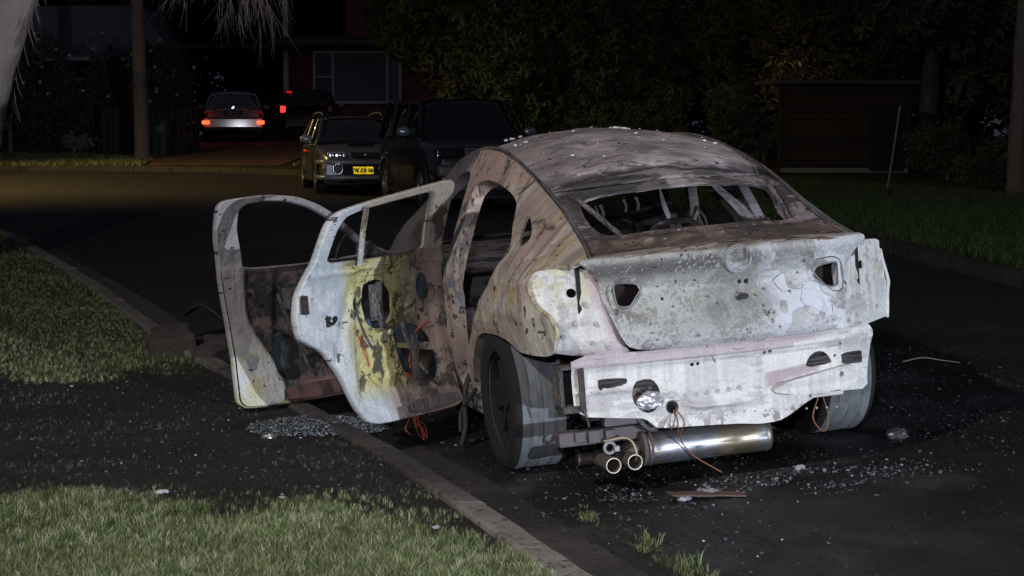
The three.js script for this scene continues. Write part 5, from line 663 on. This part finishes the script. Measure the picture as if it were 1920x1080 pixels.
function crown(parent, blobs, N, leaf, col, seed) {
  const R = rng(seed), M = [], C = [], m = new THREE.Matrix4(), q = new THREE.Quaternion(), e = new THREE.Euler(), tot = blobs.reduce((s, b) => s + b[3] * b[4] * b[3], 0);
  for (const [bx, by, bz, rx, ry] of blobs) { const n = Math.ceil(N * rx * ry * rx / tot); for (let i = 0; i < n; i++) { const a = R() * 6.28, c = R() * 2 - 1, s = Math.sqrt(1 - c * c), r = .55 + .5 * R() ** .6, x = bx + Math.cos(a) * s * rx * r, y = by + c * ry * r, z = bz + Math.sin(a) * s * rx * r; if (fb(x * .9 + seed, y * .9 + z * .6, 3) < .40) continue; e.set(R() * 6, R() * 6, R() * 6); const k = leaf * (.6 + .8 * R()); m.compose(V3(x, y, z), q.setFromEuler(e), V3(k, k, k)); M.push(m.clone()); const t = .55 + .9 * fb(x * .8, y * .8 + z, 3) * (.6 + .8 * R()); C.push(col.map(v => v * t)); } }
  const im = new THREE.InstancedMesh(leafGeo, leafM, M.length); im.name = 'crown'; im.userData.kind = 'stuff'; M.forEach((a, i) => { im.setMatrixAt(i, a); im.setColorAt(i, new THREE.Color().setRGB(...C[i])); }); im.castShadow = im.receiveShadow = true; parent.add(im);
}
function tree(name, label, cat, x, z, trunk, blobs, N, leaf, col, seed, bark = barkM, group) {
  const t = thing(name, label, cat, group); t.position.set(x, z < -38 && x < -5 ? farY(x, z) : x < kx(Math.max(z, -34)) ? vergeY(x, z) : farY(x, z), z);
  if (trunk) part('trunk', limb([[0, -.3, 0], [trunk[2] * .4, trunk[0] * .5, 0], [trunk[2], trunk[0], 0]], trunk[1], trunk[1] * .55, 12, 12, .3), bark, t);
  const R = rng(seed * 3 + 1); if (trunk) for (const b of blobs.slice(0, 5)) part('limb', limb([[trunk[2] * .8, trunk[0] * .85, 0], [(trunk[2] + b[0]) / 2 + (R() - .5) * .4, (trunk[0] + b[1]) / 2, b[2] / 2], [b[0], b[1], b[2]]], trunk[1] * .45, .03, 8, 7, .3), bark, t);
  crown(t, blobs, N, leaf, col, seed); return t;
}
const mounds = (w, h, d, n, seed, y0 = .6) => { const R = rng(seed), o = []; for (let i = 0; i < n; i++) { const a = (i / n - .5) * 2; o.push([a * w * .75 + (R() - .5) * w * .3, y0 * h + (R() - .3) * h * .55, (R() - .5) * d, w * (.28 + .2 * R()), h * (.22 + .18 * R())]); } return o; };
tree('bushy_tree', 'large dark green bushy tree in front of the brick house', 'tree', 1.2, -47, [2.2, .22, .1], mounds(4.6, 5.4, 3, 14, 5, .45), 9000, .20, [.075, .10, .05], 5);
tree('dense_tree', 'dark tree rising behind the burnt car roof', 'tree', 6.5, -48, [3, .28, -.2], mounds(5, 8, 3, 14, 6, .5), 8000, .24, [.06, .075, .04], 6);
tree('tall_tree', 'tall dark tree standing above the weatherboard shed', 'tree', 10.5, -45, [4, .3, .3], mounds(4.6, 8.5, 3, 13, 7, .52), 8000, .22, [.065, .07, .035], 7);
tree('dark_tree', 'dark tree filling the right edge of the view', 'tree', 10.6, -32, [4, .24, .1], mounds(3.6, 7, 3, 12, 8, .55), 7000, .17, [.05, .06, .035], 8);
tree('broad_tree', 'dark broad tree filling the upper right corner', 'tree', 14.5, -41, [3.5, .3, 0], mounds(5, 8, 3, 12, 9, .5), 6000, .22, [.05, .06, .03], 9);
tree('background_tree', 'dark tree far behind the brick house roof', 'tree', -1, -72, [5, .4, 0], mounds(9, 10, 3, 14, 10, .6), 6000, .4, [.04, .05, .03], 10);
tree('background_tree', 'dark tree behind the low grey roofed house', 'tree', -16, -74, [5, .4, 0], mounds(9, 11, 3, 14, 11, .6), 6000, .4, [.04, .05, .035], 11);
tree('background_tree', 'dark tree closing the gap between the two houses', 'tree', -9, -70, [5, .4, 0], mounds(5, 9, 3, 12, 12, .55), 5000, .35, [.035, .045, .03], 14);
tree('background_tree', 'dark tree closing the view behind the right hand trees', 'tree', 13, -66, [5, .4, 0], mounds(13, 12, 4, 18, 13, .5), 7000, .45, [.035, .045, .03], 15);
for (const [x, z, w, h, s, l] of [[4.4, -41, 1.6, 1.7, 21, 'rounded dark shrub left of the weatherboard shed'], [8.9, -36, 1.2, 1.3, 22, 'low dark shrub right of the weatherboard shed'], [9.2, -30.5, 1.3, 1.1, 23, 'low shrub on the lawn beside the dark right tree'], [2.4, -38.5, 1.5, 1.4, 24, 'dark shrub directly behind the burnt car roof'], [5.6, -39.2, 1.2, 1.9, 25, 'upright leafy shrub against the shed corner']]) tree('shrub', l, 'shrub', x, z, [.5, .05, 0], mounds(w, h, 1, 7, s, .5), 1500, .10, [.07, .085, .045], s);
// the leafy shrubs across the road at the left
for (const [x, z, w, h, s, l] of [[-14.2, -50, 2.0, 3.3, 31, 'big dark flowering shrub at the far left across the road'], [-11.2, -50.5, 1.9, 3.0, 32, 'dark flowering shrub left of the power pole'], [-10.15, -51.5, .8, 2.6, 33, 'dark shrub behind the power pole and bin']]) {
  const t = tree('flowering_shrub', l, 'shrub', x, z, [.8, .08, 0], mounds(w, h, 1.4, 10, s, .5), 4200, .13, [.06, .07, .04], s); const R = rng(s), M = plain(.55, .33, .28, .8);
  for (let i = 0; i < 16; i++) { const a = -1 + 2 * R(), q = []; for (let k = 0; k < 5; k++) q.push(new THREE.SphereGeometry(.028, 6, 4).scale(1, .5, 1).translate(.03 * Math.cos(k * 1.256), 0, .03 * Math.sin(k * 1.256))); const m = part('flower', merge(q), M, t); m.position.set(a * w * .95, h * (.4 + .72 * R()), 1.2 + .5 * R()); m.rotation.x = .9; }
}
{ const t = tree('low_shrub', 'low pale twiggy shrub beside the flowering shrubs', 'shrub', -11.9, -48.6, [.3, .03, 0], mounds(.7, .8, .5, 6, 41, .4), 500, .07, [.22, .22, .22], 41); }
{ // gum tree with peeling bark on the near verge, leaning into the frame
  const t = thing('gum_tree', 'leaning pale gum trunk with peeling bark at the left edge', 'tree'); const z = -20; t.position.set(-6.08, vergeY(-6.08, z), z);
  const gumM = bake(512, 1024, [0, 1, 0, 1], (u, v) => { const n = fb(u * 9, v * 6, 5), m = fb(u * 40, v * 14, 3), p = fb(u * 6 + 9, v * 10, 4); let c = mix3([.28, .235, .23], [.58, .50, .49], n * .7 + m * .3); c = mix3(c, [.17, .10, .08], .75 * ss(.56, .68, p)); return [...c, .9, .4 * n + .6 * m]; }, true, .03);
  part('trunk', limb([[-.5, -.3, 0], [-.22, .6, 0], [-.04, 1.4, 0], [.17, 2.2, 0], [.46, 3.0, 0], [.75, 3.9, -.1], [1.1, 5.4, -.2]], .33, .26, 30, 20, .22), gumM, t);
  part('limb', limb([[.75, 3.9, 0], [1.6, 4.6, .2], [2.6, 4.7, .3], [3.4, 4.3, .3]], .12, .03, 14, 9, .2), gumM, t); part('limb', limb([[1.1, 5.2, 0], [.4, 6.2, .4], [-.6, 7.2, .6]], .18, .06, 10, 9, .2), gumM, t);
  const R = rng(71); for (let i = 0; i < 14; i++) { const y = 1.7 + R() * 2.0, x = interp(y, [.6, 1.4, 2.2, 3.0, 3.9], [.02, .13, .24, .42, .75]) + .29 - .03 * R(), l = .15 + .3 * R(); part('bark_strip', panel({ outline: [[0, 0], [.05, .02], [.035, -l], [.012, -l * 1.05]], map: (u, v) => [x + u * .3 + .06 * (v / l) ** 2, y + v, .06 + u], thick: .004, L: .08 }), gumM, t); }
  // drooping bare twigs hanging into the top of the picture
  const tw = []; const Q = rng(73); const twig = (p, d, l, r, dep) => { const n = 6, pts = [p]; let q = [...p], v = [...d]; for (let i = 0; i < n; i++) { v = [v[0] + (Q() - .5) * .35, v[1] - .10 + (Q() - .5) * .25, v[2] + (Q() - .5) * .35]; const k = l / n / Math.hypot(...v); q = [q[0] + v[0] * k, q[1] + v[1] * k, q[2] + v[2] * k]; pts.push(q); } tw.push(limb(pts, r, r * .4, 7, 4)); if (dep) for (let i = 0; i < 5; i++) twig(pts[1 + Math.floor(Q() * 5)], [v[0] * .6 + (Q() - .5) * 1.4, v[1] * .7 - .3, v[2] + (Q() - .5)], l * (.45 + .3 * Q()), r * .55, dep - 1); };
  for (let i = 0; i < 17; i++) twig([2.36 + .065 * i, 3.98 - .02 * i, .3 + (Q() - .5) * .5], [(Q() - .6) * .9, -.7, (Q() - .5) * .8], .55 + .4 * Q(), .006, 2);
  stuff(part('twigs', tw, plain(.27, .215, .20, .9), t, 'fine bare twigs drooping in a tangle'));
  crown(t, [[-.6, 7.5, .6, 1.6, .9], [1.4, 7, -.2, 1.6, .9], [.4, 8.2, 0, 1.8, .9]], 2500, .13, [.07, .09, .05], 75);
}
tree('street_tree', 'dim tree trunk on the right lawn at the picture edge', 'tree', 8.35, -29.2, [4.4, .17, .1], mounds(2.4, 9, 2, 8, 51, .62), 2600, .15, [.05, .06, .035], 51);

// a warm garden light hidden in the foliage of the tall tree
{ const a = at(1475, 140, 43.2), l = new THREE.PointLight(new THREE.Color(1, .55, .2), .55, 0, 2); l.position.set(...a); l.castShadow = true; scene.add(l); }
tree('background_tree', 'dark tree far behind the weatherboard shed roof', 'tree', 8, -58, [5, .4, 0], mounds(9, 10, 3, 16, 17, .5), 7000, .38, [.035, .045, .03], 16);
tree('background_tree', 'dark tree far behind at the right edge', 'tree', 17, -55, [5, .4, 0], mounds(8, 10, 3, 16, 18, .5), 7000, .36, [.035, .045, .03], 18);

{ // the far wood that closes the view
  const t = thing('treeline', 'dark mass of trees closing the night view behind everything', 'wood'); t.userData.kind = 'stuff'; const R = rng(91), b = []; for (let i = 0; i < 46; i++) { const x = -46 + i * 2; b.push([x, 3 + 4 * R(), -88 - 4 * R(), 3.2, 5]); b.push([x + 1, 8 + 3 * R(), -92, 3.4, 4.5]); } crown(t, b, 26000, .7, [.03, .036, .026], 92);
}

renderer.render(scene, camera);
